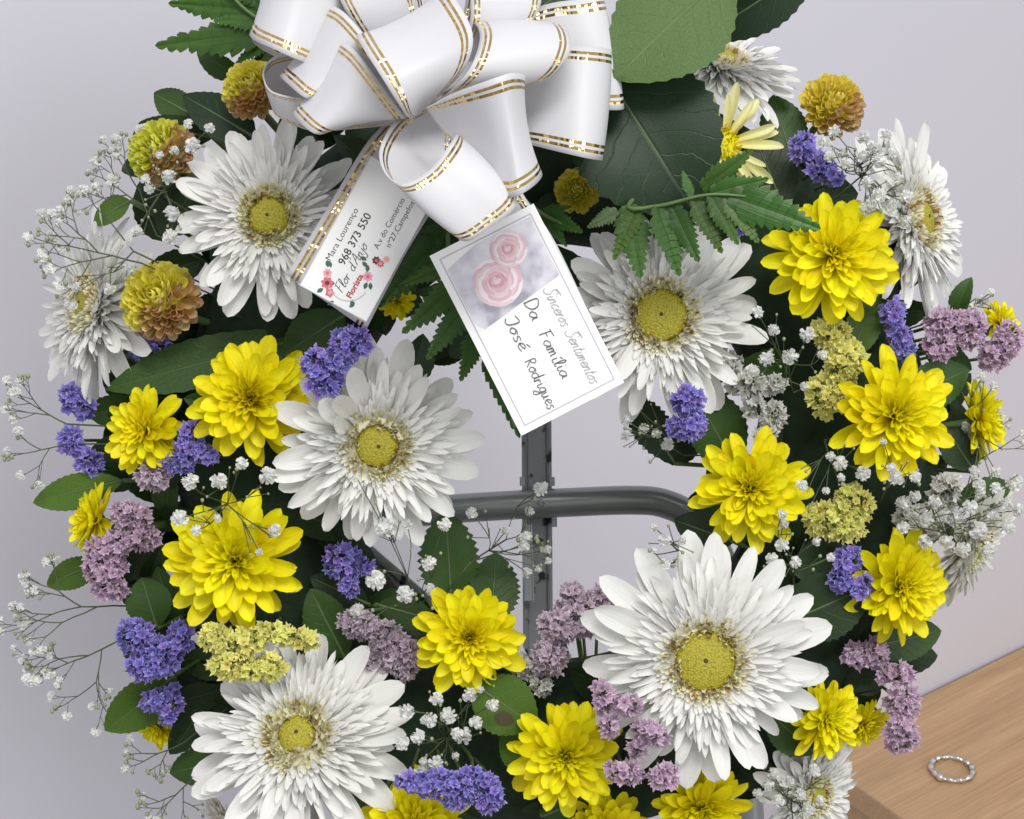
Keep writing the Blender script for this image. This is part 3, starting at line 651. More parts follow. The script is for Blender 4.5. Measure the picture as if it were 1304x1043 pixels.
statice([(195, 606, 20, 17, 0)], -.018, M_mauve, 'greyish lilac statice tuft under violet statice', 319, group=LI)
statice([(455, 795, 26, 18, 20), (492, 812, 22, 24, 0), (478, 840, 28, 20, 0), (514, 838, 20, 30, 0)], -.020, M_mauve, 'mauve statice between two gerberas and a yellow chrysanthemum', 320, group=LI)
statice([(735, 772, 30, 20, -20), (712, 798, 28, 24, 0), (700, 835, 22, 26, 10), (768, 760, 18, 14, 0), (745, 795, 18, 16, 0), (728, 752, 12, 14, 0)], -.020, M_mauve, 'mauve statice at the foot of the steel post', 321, group=LI)
statice([(770, 890, 13, 24, -10), (800, 898, 18, 12, 10), (828, 934, 24, 14, 25), (776, 925, 10, 16, 0), (795, 985, 22, 15, 10), (846, 988, 20, 15, -15), (812, 955, 12, 10, 0)], -.066, M_lilac, 'lilac statice spray against the lower petals of the largest gerbera', 322, group=LI)
statice([(1092, 835, 18, 14, 0), (1116, 832, 14, 18, 0), (1140, 860, 24, 16, 0), (1150, 895, 22, 22, 0), (1148, 935, 20, 26, 0)], -.010, M_lilac, 'trailing lilac statice hanging over the wooden table', 323, group=LI)
statice([(930, 462, 18, 12, 30), (952, 490, 26, 16, 20), (985, 488, 18, 12, -20), (962, 520, 14, 12, 0), (985, 530, 16, 18, 30), (975, 555, 14, 12, 0)], -.022, M_silver, 'white grey statice between gerbera and tall lime statice', 324, 7.5, group=WS)
statice([(1205, 625, 18, 26, 20), (1160, 660, 20, 16, 0), (1190, 665, 16, 22, 0)], -.012, M_silver, 'white statice within the dense baby\'s breath beside the cream gerbera', 325, 7.5, group=WS)
statice([(665, 850, 14, 18, 0), (690, 870, 12, 16, 0)], -.016, M_silver, 'white statice bit between two yellow chrysanthemums near the post foot', 326, 7, group=WS)
statice([(1060, 425, 26, 18, 0), (1070, 465, 22, 30, 0), (1050, 505, 20, 28, -10), (1085, 455, 16, 20, 0), (1082, 510, 20, 16, 0)], -.024, M_lime, 'tall lime yellow statice spike beside the big chrysanthemum', 327, group=LM)
statice([(1050, 662, 28, 22, 0), (1085, 645, 28, 28, 0), (1080, 675, 24, 14, 0)], -.024, M_lime, 'compact lime yellow statice clump above violet statice', 328, group=LM)
statice([(275, 812, 22, 18, 0), (310, 820, 30, 16, -10), (300, 850, 38, 18, 10), (345, 850, 18, 18, 0), (375, 812, 38, 11, 12), (340, 805, 24, 12, 0)], -.046, M_lime, 'broad lime yellow statice spray above a white gerbera', 329, group=LM)
# ------------------------------------------------------------------ leaves
def leafmesh(W, fold, bend, mat, seed, serr=.05, mid=.42, tipp=1.25, wav=.02, nx=8, ny=26):
    rr = random.Random(seed); ph = rr.uniform(0, 6); v = []; uv = []; f = []
    for j in range(ny + 1):
        t = j / ny
        wd = math.sin(math.pi / 2 * (t / mid) ** .8) if t < mid else max(0, 1 - ((t - mid) / (1 - mid)) ** 1.9) ** (1 / tipp)
        wd = max(wd, .012); e = wd * W / 2
        for i in range(nx + 1):
            sx = -1 + 2 * i / nx; x = sx * e
            if abs(sx) > .99: x *= 1 + (serr if j % 2 else -serr)
            z = fold * abs(x) + bend * (t - .5) ** 2 * -1 + wav * math.sin(t * 9 + ph + sx * 1.5) * abs(sx) * W
            v.append((x, t, z)); uv.append((i / nx, t))
    for j in range(ny):
        for i in range(nx):
            k = j * (nx + 1) + i; f.append((k, k + 1, k + nx + 2, k + nx + 1))
    return mesh('leaf', v, f, mat, uv)
def leaf(b, t, wpx, d0, d1, mat, label, seed, roll=0, fold=.12, bend=.15, serr=.03, mid=.42, group=None, tipp=1.25, name='leaf', wav=.02):
    p, q = P(b[0], b[1], d0), P(t[0], t[1], d1); L = (q - p).length
    M = alongY(p, q, -FW, rad(roll)) @ Matrix.Diagonal((L, L, L, 1))
    T = empty(name, Matrix.Translation(p), label, 'leaf', group)
    o = obj('blade', leafmesh(wpx * S((d0 + d1) / 2) / L, fold, bend, mat, seed, serr, mid, tipp, wav), T, Matrix.Translation(-p) @ M)
    pts = [M @ Vector((0, t_, -bend * (t_ - .5) ** 2 - .003)) for t_ in (0, .15, .3, .5, .7, .92)]
    v, f = tube(crom(pts, 2), .0008, 5, .2); worldobj('midrib', v, f, M_vein, T)
    if b[1] > 0:
        e = foam_near(p); v, f = tube(crom([pts[0], pts[0] + V(0, 0, -.006) + (e - p) * .3, e], 3), .0010, 5); worldobj('stem', v, f, M_gstem, T)
    return T
LFV = [
 ((760, 75), (886, 272), 196, -.052, -.058, M_leafg, 'largest dark leaf with pale midrib right of the bow', 0, .10, .10, .5),
 ((930, -40), (783, 98), 150, -.062, -.070, M_leafl, 'broad pale green leaf underside above the largest dark leaf', 10, .08, .1, .5),
 ((1050, -55), (890, 52), 78, -.055, -.045, M_leafg, 'dark curled leaf over the upward tipped gerbera', -25, .3, .3, .5),
 ((760, -40), (650, 35), 80, -.03, -.04, M_leaf, 'dark leaf behind the bow at the upper edge', 0, .1, .1, .5),
 ((405, 425), (132, 494), 66, -.006, -.012, M_leafm, 'long serrated leaf stretching over the tucked chrysanthemum', 12, .14, .12, .55),
 ((440, 400), (360, 452), 62, -.012, -.012, M_leafm, 'green leaf between white gerbera and violet statice below the business card', 0, .1, .1, .5),
 ((325, 175), (232, 120), 60, -.012, -.004, M_leafg, 'dark leaf between two pompoms above a gerbera', 10, .1, .1, .4),
 ((250, 150), (195, 118), 42, .004, .012, M_leafm, 'green leaf tip against the wall above a pompom', 0, .1, .1, .5),
 ((270, 175), (175, 157), 40, .0, .006, M_leaf, 'dark leaf right above the sprinkled pompom', -10, .1, .1, .4),
 ((165, 255), (118, 285), 40, .008, .012, M_leafo, 'small bright leaf behind the sideways gerbera', 25, .2, .15, .4),
 ((155, 612), (40, 640), 46, .004, .008, M_leafo, 'single leaf pointing at the wall under drooping violet statice', 5, .12, .15, .5),
 ((130, 715), (58, 745), 40, .008, .012, M_leafo, 'small leaf pointing at the wall beside pink lilac statice', 0, .12, .15, .5),
 ((225, 860), (133, 932), 62, .0, .0, M_leafo, 'green leaf pointing down under the large violet statice clump', -15, .12, .15, .5),
 ((300, 965), (215, 985), 52, .006, .012, M_leafm, 'leaf just under the gerbera with wide cream ring', 0, .1, .1, .5),
 ((575, 775), (568, 650), 76, -.006, .0, M_leafm, 'serrated upright leaf between gerbera and steel post', 0, .08, .1, .5),
 ((625, 800), (632, 703), 66, -.008, .002, M_leafm, 'ragged upright leaf beside the clear strap', 10, .12, .1, .5),
 ((600, 870), (684, 925), 78, -.034, -.036, M_leafs, 'round green leaf with a brown spot between two chrysanthemums', 0, .06, .1, .5),
 ((690, 975), (638, 935), 56, -.020, -.026, M_leafo, 'smaller round leaf under the spotted leaf', 0, .1, .1, .5),
 ((940, 600), (880, 492), 80, -.010, -.016, M_leafm, 'folded green leaf below violet statice at the opening rim', 15, .25, .1, .5),
 ((935, 690), (858, 662), 52, -.006, .002, M_leaf, 'dark leaf where the crossbar disappears', 0, .1, .1, .45),
 ((985, 800), (1110, 745), 88, -.020, -.022, M_leaf, 'broad dark leaf behind violet statice right of the largest gerbera', 0, .1, .1, .5),
 ((1105, 825), (1200, 803), 56, -.004, .004, M_leafm, 'leaf tip pointing over the wall below a chrysanthemum', 0, .12, .12, .5),
 ((1145, 510), (1235, 470), 60, -.008, .0, M_leafm, 'green leaf under the pinkish lilac clump', 0, .1, .1, .5),
 ((1215, 640), (1290, 618), 42, .006, .012, M_leafm, 'small leaf behind baby\'s breath next to profile chrysanthemum', 0, .1, .1, .5),
 ((1080, 460), (1118, 370), 46, -.014, -.012, M_leafo, 'light green leaf between chrysanthemum and violet statice', 0, .15, .1, .5),
 ((420, 590), (350, 560), 62, -.018, -.020, M_leafo, 'round leaf edge under a chrysanthemum and beside the curled gerbera petals', 0, .1, .1, .5),
 ((440, 840), (395, 750), 60, -.012, -.014, M_leafm, 'oval leaf between chrysanthemum and mauve statice', 0, .1, .1, .5),
 ((470, 770), (395, 735), 44, -.008, -.010, M_leaf, 'dark leaf beneath the violet statice near the mauve clump', 0, .1, .1, .5),
 ((480, 770), (555, 790), 44, -.014, -.018, M_leafm, 'green leaf tucked behind the chrysanthemum near post foot', 0, .1, .1, .5),
 ((470, 1050), (428, 1000), 52, -.018, -.020, M_leafm, 'leaf between gerbera and the chrysanthemum cut by the frame', 0, .1, .1, .5),
 ((690, 1040), (760, 1010), 52, -.014, -.018, M_leafm, 'green leaf below the chrysanthemum among mauve statice', 0, .1, .1, .5),
 ((1040, 960), (975, 905), 56, -.022, -.020, M_leafm, 'leaf between largest gerbera and small chrysanthemum', 0, .1, .1, .5),
 ((200, 800), (180, 735), 60, -.004, -.004, M_leafm, 'leaf above the large violet statice clump', 0, .1, .1, .5),
 ((1010, 210), (985, 120), 60, -.008, -.004, M_leafm, 'green leaf between pompom and upward tipped gerbera', 0, .1, .1, .5),
 ((1000, 270), (960, 170), 70, -.012, -.008, M_leaf, 'dark leaf behind the pale daisy', 0, .1, .1, .5),
 ((700, 310), (785, 480), 90, -.004, .0, M_leaf, 'dark leaf behind the rose card corner', 0, .1, .1, .5),
 ((860, 590), (800, 500), 50, -.004, .002, M_leaf, 'dark serrated leaf at the opening rim under a gerbera', 0, .1, .1, .5),
 ((1240, 600), (1205, 545), 50, .0, .004, M_leaf, 'dark leaf behind the profile chrysanthemum', 0, .1, .1, .5),
 ((1080, 700), (1010, 730), 60, -.014, -.016, M_leaf, 'dark leaf below the compact lime statice', 0, .1, .1, .5),
]
for i, (b, t, wpx, d0, d1, m, lb, roll, fold, bend, mid) in enumerate(LFV):
    leaf(b, t, wpx, d0, d1, m, lb, 400 + i, roll, fold, bend, .075 if i in (14, 15, 36) else .03, mid, 'leaves of the wreath')
# dark filler leaves packed over the foam (alike: told apart only by place)
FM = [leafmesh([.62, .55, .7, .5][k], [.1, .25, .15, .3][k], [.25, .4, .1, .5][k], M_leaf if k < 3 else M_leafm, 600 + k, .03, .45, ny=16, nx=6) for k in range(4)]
rr = random.Random(99); nfill = 0
for ring_r, cnt in ((330, 24), (385, 30), (430, 36), (470, 40), (505, 30), (540, 26)):
    for i in range(cnt):
        a = 2 * math.pi * (i + rr.uniform(-.4, .4)) / cnt; r = ring_r + rr.uniform(-20, 20)
        x, y = FCX + r * math.cos(a), FCY - r * math.sin(a)
        if y > 1120: continue
        out = a + rr.uniform(-1.2, 1.2) + (math.pi if ring_r < 340 else 0); L = rr.uniform(60, 95)
        if ring_r < 310: L = 55
        x2, y2 = x + L * math.cos(out), y - L * math.sin(out)
        if math.hypot(x2 - FCX, y2 - FCY) < 250: continue
        if 600 < x2 < 870 and 470 < y2 < 770: continue
        if x2 < 150 or x2 > 1205: continue
        if ring_r > 480 and (y2 < 170 or (x2 < 300 and y2 > 860) or (x2 > 1060 and y2 > 800) or y2 > 1000): continue
        d0 = .004 + rr.uniform(-.006, .01) + (.016 if r > 440 else 0); d1 = d0 - rr.uniform(-.006, .016)
        p, q = P(x, y, d0), P(x2, y2, d1); Ln = (q - p).length
        M = alongY(p, q, -FW, rr.uniform(-.7, .7)) @ Matrix.Diagonal((Ln, Ln, Ln, 1))
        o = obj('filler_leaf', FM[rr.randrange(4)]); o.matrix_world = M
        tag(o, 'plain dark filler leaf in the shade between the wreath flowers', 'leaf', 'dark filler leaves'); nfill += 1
for (x0, x1, y0, y1, cnt, dd) in ((190, 300, 190, 430, 14, .012), (135, 200, 490, 620, 9, .016), (150, 215, 640, 800, 9, .016), (200, 260, 780, 900, 8, .006), (1170, 1230, 400, 560, 7, .02), (450, 620, 300, 470, 16, .004), (300, 450, 95, 190, 9, .0), (180, 300, 440, 900, 44, .010), (1090, 1180, 380, 770, 22, .014), (630, 760, 240, 400, 9, .004), (950, 1030, 870, 1030, 12, .008), (440, 560, 640, 800, 8, .012), (860, 960, 560, 690, 6, .012)):
    for i in range(cnt):
        x, y = rr.uniform(x0, x1), y0 + (y1 - y0) * (i + rr.random()) / cnt; out = rr.uniform(0, 6.28); L = rr.uniform(50, 85)
        x2, y2 = x + L * math.cos(out), y - L * math.sin(out)
        if x2 < (108 if x1 < 216 else 150) or x2 > (1240 if x0 > 1160 else 1190) or (x2 > 1045 and y2 > 850) or (x2 < 190 and y2 > 840) or (570 < x2 < 870 and 480 < y2 < 770): continue
        d0 = dd + rr.uniform(-.005, .012); p, q = P(x, y, d0), P(x2, y2, d0 - rr.uniform(-.008, .008)); Ln = (q - p).length
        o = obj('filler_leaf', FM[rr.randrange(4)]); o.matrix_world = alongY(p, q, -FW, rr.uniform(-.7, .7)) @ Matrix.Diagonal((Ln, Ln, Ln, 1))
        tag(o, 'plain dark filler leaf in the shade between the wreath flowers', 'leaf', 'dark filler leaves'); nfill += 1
for (x, y, x2, y2, d0) in ((262, 862, 205, 902, .008), (255, 825, 232, 905, .012), (300, 850, 228, 838, .01), (305, 885, 252, 935, .012), (180, 518, 108, 528, .014), (175, 572, 108, 586, .016), (185, 500, 130, 470, .014),
                           (250, 235, 205, 300, .012), (300, 250, 235, 290, .008), (1180, 450, 1240, 470, .018), (1150, 600, 1210, 590, .012), (270, 560, 330, 610, .004), (1130, 860, 1075, 870, .006), (830, 575, 900, 560, .012)):
    p, q = P(x, y, d0), P(x2, y2, d0); Ln = (q - p).length
    o = obj('filler_leaf', FM[rr.randrange(4)]); o.matrix_world = alongY(p, q, -FW, rr.uniform(-.3, .3)) @ Matrix.Diagonal((Ln * 1.25, Ln, Ln, 1))
    tag(o, 'plain dark filler leaf in the shade between the wreath flowers', 'leaf', 'dark filler leaves'); nfill += 1
# ------------------------------------------------------------------ fern fronds
def pinna_mesh(W, seed, N=9, droop=.1):
    rr = random.Random(seed); v = []; uv = []; f = []
    def prof(t): return W * (min(1, .45 + t * 2.5)) * max(0, 1 - t) ** .75 + .012
    for sgn in (-1, 1):
        for i in range(N):
            t = i / N; dt = 1 / N; l = prof(t + dt * .3) * rr.uniform(.9, 1.1); fw = l * .62
            z0 = -droop * t * t; z1 = -droop * (t + fw) ** 2 - .10 * l * rr.uniform(-.5, 2); o = len(v)
            pl = [(0, t - dt * .1, z0 - .012), (.45 * l, t + fw * .30 - dt * .40, z0 + .03 * l), (.80 * l, t + fw * .62 - dt * .30, z1 + .02), (l, t + fw, z1), (.74 * l, t + fw * .85 + dt * .34, z1 + .01), (.36 * l, t + fw * .45 + dt * .60, z0 + .03 * l), (0, t + dt * .95, z0 - .012), (.42 * l, t + fw * .42 + dt * .12, z0 + .05 * l)]
            v += [(sgn * a, min(b, 1.04), c) for a, b, c in pl]; uv += [(.5 + sgn * a / W / 2, b) for a, b, c in pl]
            ring_ = [0, 1, 2, 3, 4, 5, 6]
            for k in range(7):
                g = (o + 7, o + ring_[k], o + ring_[(k + 1) % 7]); f.append(g if sgn > 0 else g[::-1])
    return mesh('pinna', v, f, M_fern, uv, True)
PN = [pinna_mesh(.28, k, 10, [.05, .15, .1][k]) for k in range(3)]
def fern(rachis, pins, label, group='leatherleaf fern fronds'):
    p0 = P(*rachis[0]); T = empty('fern_frond', Matrix.Translation(p0), label, 'fern', group); rr = random.Random(int(rachis[0][0]))
    v, f = tube(crom([P(*a) for a in rachis], 5), .0012, 6, .4); worldobj('rachis', v, f, M_gstem, T)
    for (bx, by, bd, tx, ty, td, wd) in pins:
        p, q = P(bx, by, bd), P(tx, ty, td); L = (q - p).length
        obj('pinna', PN[rr.randrange(3)], T, Matrix.Translation(-p0) @ alongY(p, q, -FW, rr.uniform(-.35, .35)) @ Matrix.Diagonal((L * wd, L, L, 1)))
    return T
fern([(850, 215, -.03), (800, 262, -.062), (840, 262, -.068), (900, 248, -.072), (950, 250, -.074)],
 [(786, 268, -.064, 748, 288, -.066, 1.2), (800, 262, -.064, 816, 355, -.066, 1.1), (838, 262, -.068, 870, 350, -.07, 1.0), (855, 262, -.068, 890, 334, -.07, 1.0),
  (885, 252, -.07, 922, 321, -.072, 1.0), (905, 248, -.072, 941, 312, -.074, .9), (925, 250, -.072, 968, 307, -.076, 1.0), (930, 250, -.073, 1046, 290, -.08, 1.05),
  (905, 246, -.071, 980, 227, -.076, .9), (895, 240, -.07, 960, 191, -.074, .9), (812, 262, -.065, 780, 330, -.066, .9), (880, 250, -.07, 870, 215, -.066, .9)], 'glossy fern spread over the gerbera below the largest dark leaf')
fern([(600, 250, -.04), (570, 300, -.058), (590, 370, -.06), (612, 430, -.058), (640, 500, -.056), (656, 545, -.056)],
 [(572, 295, -.058, 490, 312, -.062, .8), (566, 300, -.058, 482, 392, -.064, .95), (578, 335, -.06, 505, 362, -.062, .8), (590, 358, -.06, 512, 424, -.064, .9), (598, 385, -.06, 540, 455, -.064, .95), (610, 420, -.058, 588, 486, -.062, 1.0), (622, 445, -.058, 640, 512, -.058, .9),
  (618, 440, -.058, 661, 560, -.058, .55), (600, 380, -.06, 640, 430, -.058, 1.), (590, 350, -.06, 640, 390, -.058, 1.0)], 'fern hanging between the business card and the rose card')
fern([(420, 30, -.02), (345, 30, -.02), (300, 0, -.02), (280, -40, -.02)],
 [(348, 40, -.02, 193, 56, -.012, .72), (335, 14, -.02, 206, 2, -.012, .7), (345, 45, -.02, 298, 82, -.014, .9), (352, 55, -.02, 330, 85, -.016, 1.0), (320, 0, -.02, 250, -40, -.014, .8), (380, 30, -.02, 350, -30, -.02, .9), (345, 25, -.02, 270, 25, -.018, .9), (330, 10, -.02, 300, -35, -.02, 1.0)], 'dark fern pointing at the wall beyond the bow')
fern([(660, 250, -.03), (690, 272, -.045), (715, 285, -.05)],
 [(690, 270, -.045, 742, 296, -.05, 1.0), (695, 280, -.045, 722, 312, -.05, .9), (690, 270, -.045, 728, 262, -.046, .9)], 'small fern tip between the rose card and the shaded pompom')
# ------------------------------------------------------------------ baby's breath
def blossom(seed):
    rr = random.Random(seed); pp = petal(1, .95, .4, .3, .5, .7, 3, 2, 0, 2, 3, .06, seed); V_, F_, U_ = [], [], []
    for i in range(46):
        z = 1 - 1.6 * (i + .5) / 46; th = math.acos(z); az = i * 2.4 + rr.uniform(-.3, .3); s_ = rr.uniform(.42, .58)
        M = Matrix.Rotation(az, 4, 'Z') @ Matrix.Rotation(math.pi / 2 - th, 4, 'X') @ Matrix.Translation((0, .42, 0)) @ Matrix.Rotation(rr.uniform(-.9, .9), 4, 'X') @ Matrix.Rotation(rr.uniform(-1.5, 1.5), 4, 'Y') @ Matrix.Diagonal((s_, s_, s_, 1))
        o = len(V_); V_ += [M @ Vector(a) for a in pp[0]]; U_ += pp[2]; F_ += [tuple(k + o for k in g) for g in pp[1]]
    cv, cf = ball(.56, 9, 6); o = len(V_); V_ += [Vector(a) for a in cv]; U_ += [(.5, .6)] * len(cv); F_ += [tuple(k + o for k in g) for g in cf]
    return mesh('blossom', V_, F_, M_gyp, U_, False)
BL = [blossom(k) for k in range(4)]
BB = "baby's breath sprigs"
def gyps(base, label, seed, blooms=(), grow=None, d=-.04, buds=(), r=9.5):
    """blooms: explicit (px,py,r) flowers on thin stalks; grow: (heading, length, levels, spread, blossom ratio)"""
    rr = random.Random(seed); b0 = P(base[0], base[1], base[2]); T = empty('babys_breath', Matrix.Translation(b0), label, "baby's breath", BB)
    parts = []; bud = []
    def bloom(p, rpx, heading=None):
        sz = rpx * S(d) * rr.uniform(.9, 1.12); n = heading or V(rr.uniform(-.6, .6), rr.uniform(-.3, .7), 1)
        obj('blossom', BL[rr.randrange(4)], T, Matrix.Translation(-b0) @ frame(p, n, rr.uniform(0, 6)) @ Matrix.Diagonal((sz, sz, sz, 1)))
    if blooms or buds:
        cx = sum(a[0] for a in blooms) / max(1, len(blooms)); cy = sum(a[1] for a in blooms) / max(1, len(blooms))
        hub = [P(base[0] + (cx - base[0]) * t, base[1] + (cy - base[1]) * t, base[2] + (d + .004 - base[2]) * t) for t in (.35, .7)]
        parts.append(tube(crom([b0] + hub, 3), .00036, 4))
        for (x, y, *q) in blooms:
            p = P(x, y, d + rr.uniform(-.004, .004)); h = hub[rr.randrange(2)]
            m = (h + p) / 2 + V(rr.uniform(-.004, .004), rr.uniform(-.004, .004), rr.uniform(-.002, .004))
            parts.append(tube(crom([h, m, p], 3), .00024, 4)); bloom(p, q[0] if q else r)
            for k in range(rr.randrange(1, 4)):
                e = m + (p - m) * rr.random() + V(rr.uniform(-.006, .006), rr.uniform(-.006, .006), rr.uniform(0, .004)); parts.append(tube([m, e], .00022, 3, 1, False)); bud.append((e, rr.uniform(1.3, 2.6)))
    if grow:
        hd, ln, lev, spread, br = grow
        def g(p, ang, dz, L, k):
            n = 3; pts = [p]; a = ang
            for j in range(n):
                a += rr.uniform(-.12, .12); pts.append(pts[-1] + V(math.cos(a), math.sin(a), dz + rr.uniform(-.15, .15)) * (L / n * S(d)))
            parts.append(tube(pts, .00015 + .00006 * k, 4, .85, False)); e = pts[-1]
            if k == 0:
                if rr.random() < br: bloom(e, rr.uniform(.55, 1.0) * r, V(math.cos(a) * .7, math.sin(a) * .7, .8))
                else: bud.append((e, rr.uniform(2.0, 3.6)))
                return
            for c in range(rr.choice((2, 3, 3))):
                g(e if c < 2 else pts[2], a + (c - .8) * spread * rr.uniform(.5, 1.1) + rr.uniform(-.2, .2), rr.uniform(-.35, .4), L * rr.uniform(.5, .78), k - 1)
        g(b0, rad(hd), 0, ln, lev)
    v, f = merge(parts); o = worldobj('stem', v, f, M_stem, T); e = foam_near(b0)
    v, f = tube(crom([b0, (b0 + e) / 2, e], 3), .0004, 4); worldobj('stem', v, f, M_stem, T)
    if bud:
        bb = []
        for p, q in bud:
            v, f = ball(q * S(d), 6, 4, 1.2); bb.append(([p + Vector(a) for a in v], f))
        v, f = merge(bb); o = worldobj('buds', v, f, M_bud, T); o['kind'] = 'stuff'
    return T
gyps((200, 300, -.005), "baby's breath rising against the wall beside the sprinkled pompom", 501, grow=(112, 62, 4, .75, .35), d=-.03, r=8.5)
gyps((210, 250, -.03), "baby's breath blossoms scattered over the sprinkled pompom", 502, [(245, 186, 11), (203, 197, 7), (222, 192, 7), (267, 163, 8), (240, 158, 7), (215, 225, 12), (185, 228, 8), (190, 240, 9), (219, 272, 11), (217, 302, 12), (175, 295, 8), (165, 308, 7)], d=-.045)
gyps((180, 335, -.03), "baby's breath fanned over the sideways gerbera by the wall", 503, grow=(172, 58, 4, .7, .45), d=-.035, r=8.5)
gyps((170, 320, -.03), "baby's breath twig curving up beside the sideways gerbera", 504, [(165, 340, 8), (140, 368, 9), (97, 366, 8)], grow=(128, 50, 3, .6, .3), d=-.035, r=8)
gyps((85, 540, .0), "thin baby's breath twig with grey buds by drooping violet statice", 505, grow=(158, 36, 3, .6, .35), d=-.005, r=8)
gyps((85, 565, .0), "lower thin baby's breath twig aimed at the wall", 506, grow=(192, 34, 3, .6, .25), d=-.005, r=8)
gyps((165, 772, .0), "long baby's breath spray reaching far over the wall", 507, grow=(178, 62, 4, .6, .45), d=-.004, r=8.5)
gyps((162, 810, .002), "drooping baby's breath spray below the long one", 508, grow=(207, 56, 4, .7, .4), d=-.004, r=8.5)
gyps((235, 945, .0), "baby's breath twig hanging beside gerbera petals near the lone leaf", 509, grow=(205, 36, 3, .7, .25), d=-.004, r=7.5)
gyps((255, 985, .004), "lowest baby's breath twig against the wall", 510, grow=(215, 42, 3, .7, .25), d=0, r=7.5)
gyps((290, 640, -.03), "baby's breath dots around the big chrysanthemum", 511, [(242, 613, 12), (279, 613, 12), (229, 660, 12), (250, 675, 9), (277, 660, 6), (342, 606, 13), (308, 590, 10), (350, 675, 9), (330, 703, 6)], d=-.062)
gyps((545, 800, -.02), "baby's breath blossoms between gerbera and steel post", 512, [(478, 739, 14), (516, 757, 13), (546, 717, 11), (566, 668, 11), (491, 672, 14), (455, 777, 10), (518, 668, 7), (548, 748, 6), (455, 610, 2)], d=-.05)
gyps((600, 715, -.015), "baby's breath twig crossing in front of the steel post", 513, [(601, 653, 8), (689, 622, 11), (674, 651, 7), (668, 695, 9), (671, 729, 8), (644, 676, 7), (697, 700, 6)], grow=(14, 44, 3, .7, .12), d=-.02)
gyps((905, 720, -.02), "baby's breath at the opening rim over the largest gerbera", 514, [(846, 719, 9), (846, 688, 10), (868, 688, 7), (833, 672, 7), (832, 700, 5)], grow=(165, 24, 2, .7, .5), d=-.06, r=7)
gyps((870, 580, -.01), "baby's breath at the opening rim beside violet statice", 515, [(798, 535, 9), (796, 556, 8), (820, 546, 7), (836, 552, 7), (850, 566, 10), (812, 520, 6)], d=-.024, r=8)
gyps((1010, 500, -.02), "baby's breath dots beside the tall lime statice spike", 516, [(1028, 426, 11), (1006, 454, 12), (976, 457, 12), (985, 420, 8), (965, 398, 9), (1047, 452, 8), (1024, 492, 7), (958, 472, 9)], d=-.045)
gyps((1050, 560, -.02), "baby's breath dots above the compact lime clump", 517, [(1070, 590, 10), (1058, 581, 7), (1099, 603, 11), (1071, 608, 7), (1052, 625, 6), (1021, 618, 9)], d=-.045, buds=(1,))
gyps((1120, 640, -.02), "baby's breath dots over the lower petals of the big chrysanthemum", 518, [(1141, 609, 11), (1166, 608, 9), (1135, 596, 8), (1125, 562, 5)], grow=(160, 24, 2, .6, .1), d=-.065)
gyps((1190, 690, -.02), "dense baby's breath mass over the cream gerbera", 519, [(1150, 640, 10), (1165, 632, 9), (1190, 640, 10), (1180, 662, 11), (1216, 660, 12), (1235, 645, 12), (1262, 655, 12), (1282, 672, 12), (1246, 676, 13), (1205, 690, 12), (1178, 690, 10), (1292, 615, 12), (1280, 642, 12), (1225, 700, 13), (1258, 700, 12), (1150, 672, 9), (1298, 650, 10), (1247, 617, 9), (1268, 622, 8)], d=-.03, r=11)
gyps((1225, 640, .0), "baby's breath twigs crossing the profile chrysanthemum toward the wall", 520, grow=(62, 54, 3, .7, .55), d=-.01, r=9)
gyps((1090, 230, -.01), "frothy baby's breath cluster in front of the sideways gerbera", 521, [(1062, 168, 9), (1050, 182, 10), (1072, 195, 8), (1056, 200, 8), (1100, 175, 10), (1113, 190, 11), (1128, 172, 9), (1120, 205, 10), (1098, 200, 9), (1077, 208, 9), (1135, 195, 8), (1120, 248, 11), (1136, 262, 12), (1155, 250, 10), (1108, 262, 9), (1098, 265, 8), (1153, 282, 10), (1105, 232, 9), (1143, 226, 8)], d=-.04, r=10)
gyps((575, 960, -.025), "baby's breath patch between gerbera and spotted leaf", 522, [(518, 906, 12), (546, 917, 12), (571, 911, 11), (532, 938, 11), (512, 946, 10), (590, 937, 12), (606, 920, 10), (582, 934, 8), (598, 885, 10), (556, 890, 10), (627, 898, 9), (555, 972, 11), (538, 984, 11), (580, 962, 6), (612, 878, 6), (540, 970, 7)], d=-.05)
gyps((1010, 1050, -.01), "baby's breath over the gerbera facing the table", 523, [(1036, 981, 10), (978, 1000, 10), (991, 1020, 10), (1020, 1012, 9), (1030, 1030, 10), (985, 985, 9), (965, 1010, 8), (1045, 1020, 9), (1005, 995, 7)], grow=(80, 22, 2, .7, .4), d=-.034, r=8)
gyps((1010, 760, -.02), "baby's breath dots above the largest gerbera", 524, [(996, 694, 10), (1013, 716, 9), (983, 712, 9), (998, 666, 7), (1040, 690, 6), (1058, 710, 7), (996, 655, 8)], d=-.045)
gyps((1215, 400, .0), "small baby's breath by the lower petals of the sideways right gerbera", 525, [(1252, 383, 8), (1240, 392, 7), (1262, 372, 6)], d=-.01, r=7)
gyps((1225, 500, .0), "few baby's breath dots under the pinkish lilac clump", 526, [(1250, 482, 8), (1265, 492, 7), (1240, 600, 8), (1248, 628, 7), (1268, 600, 7)], d=-.012, r=7)
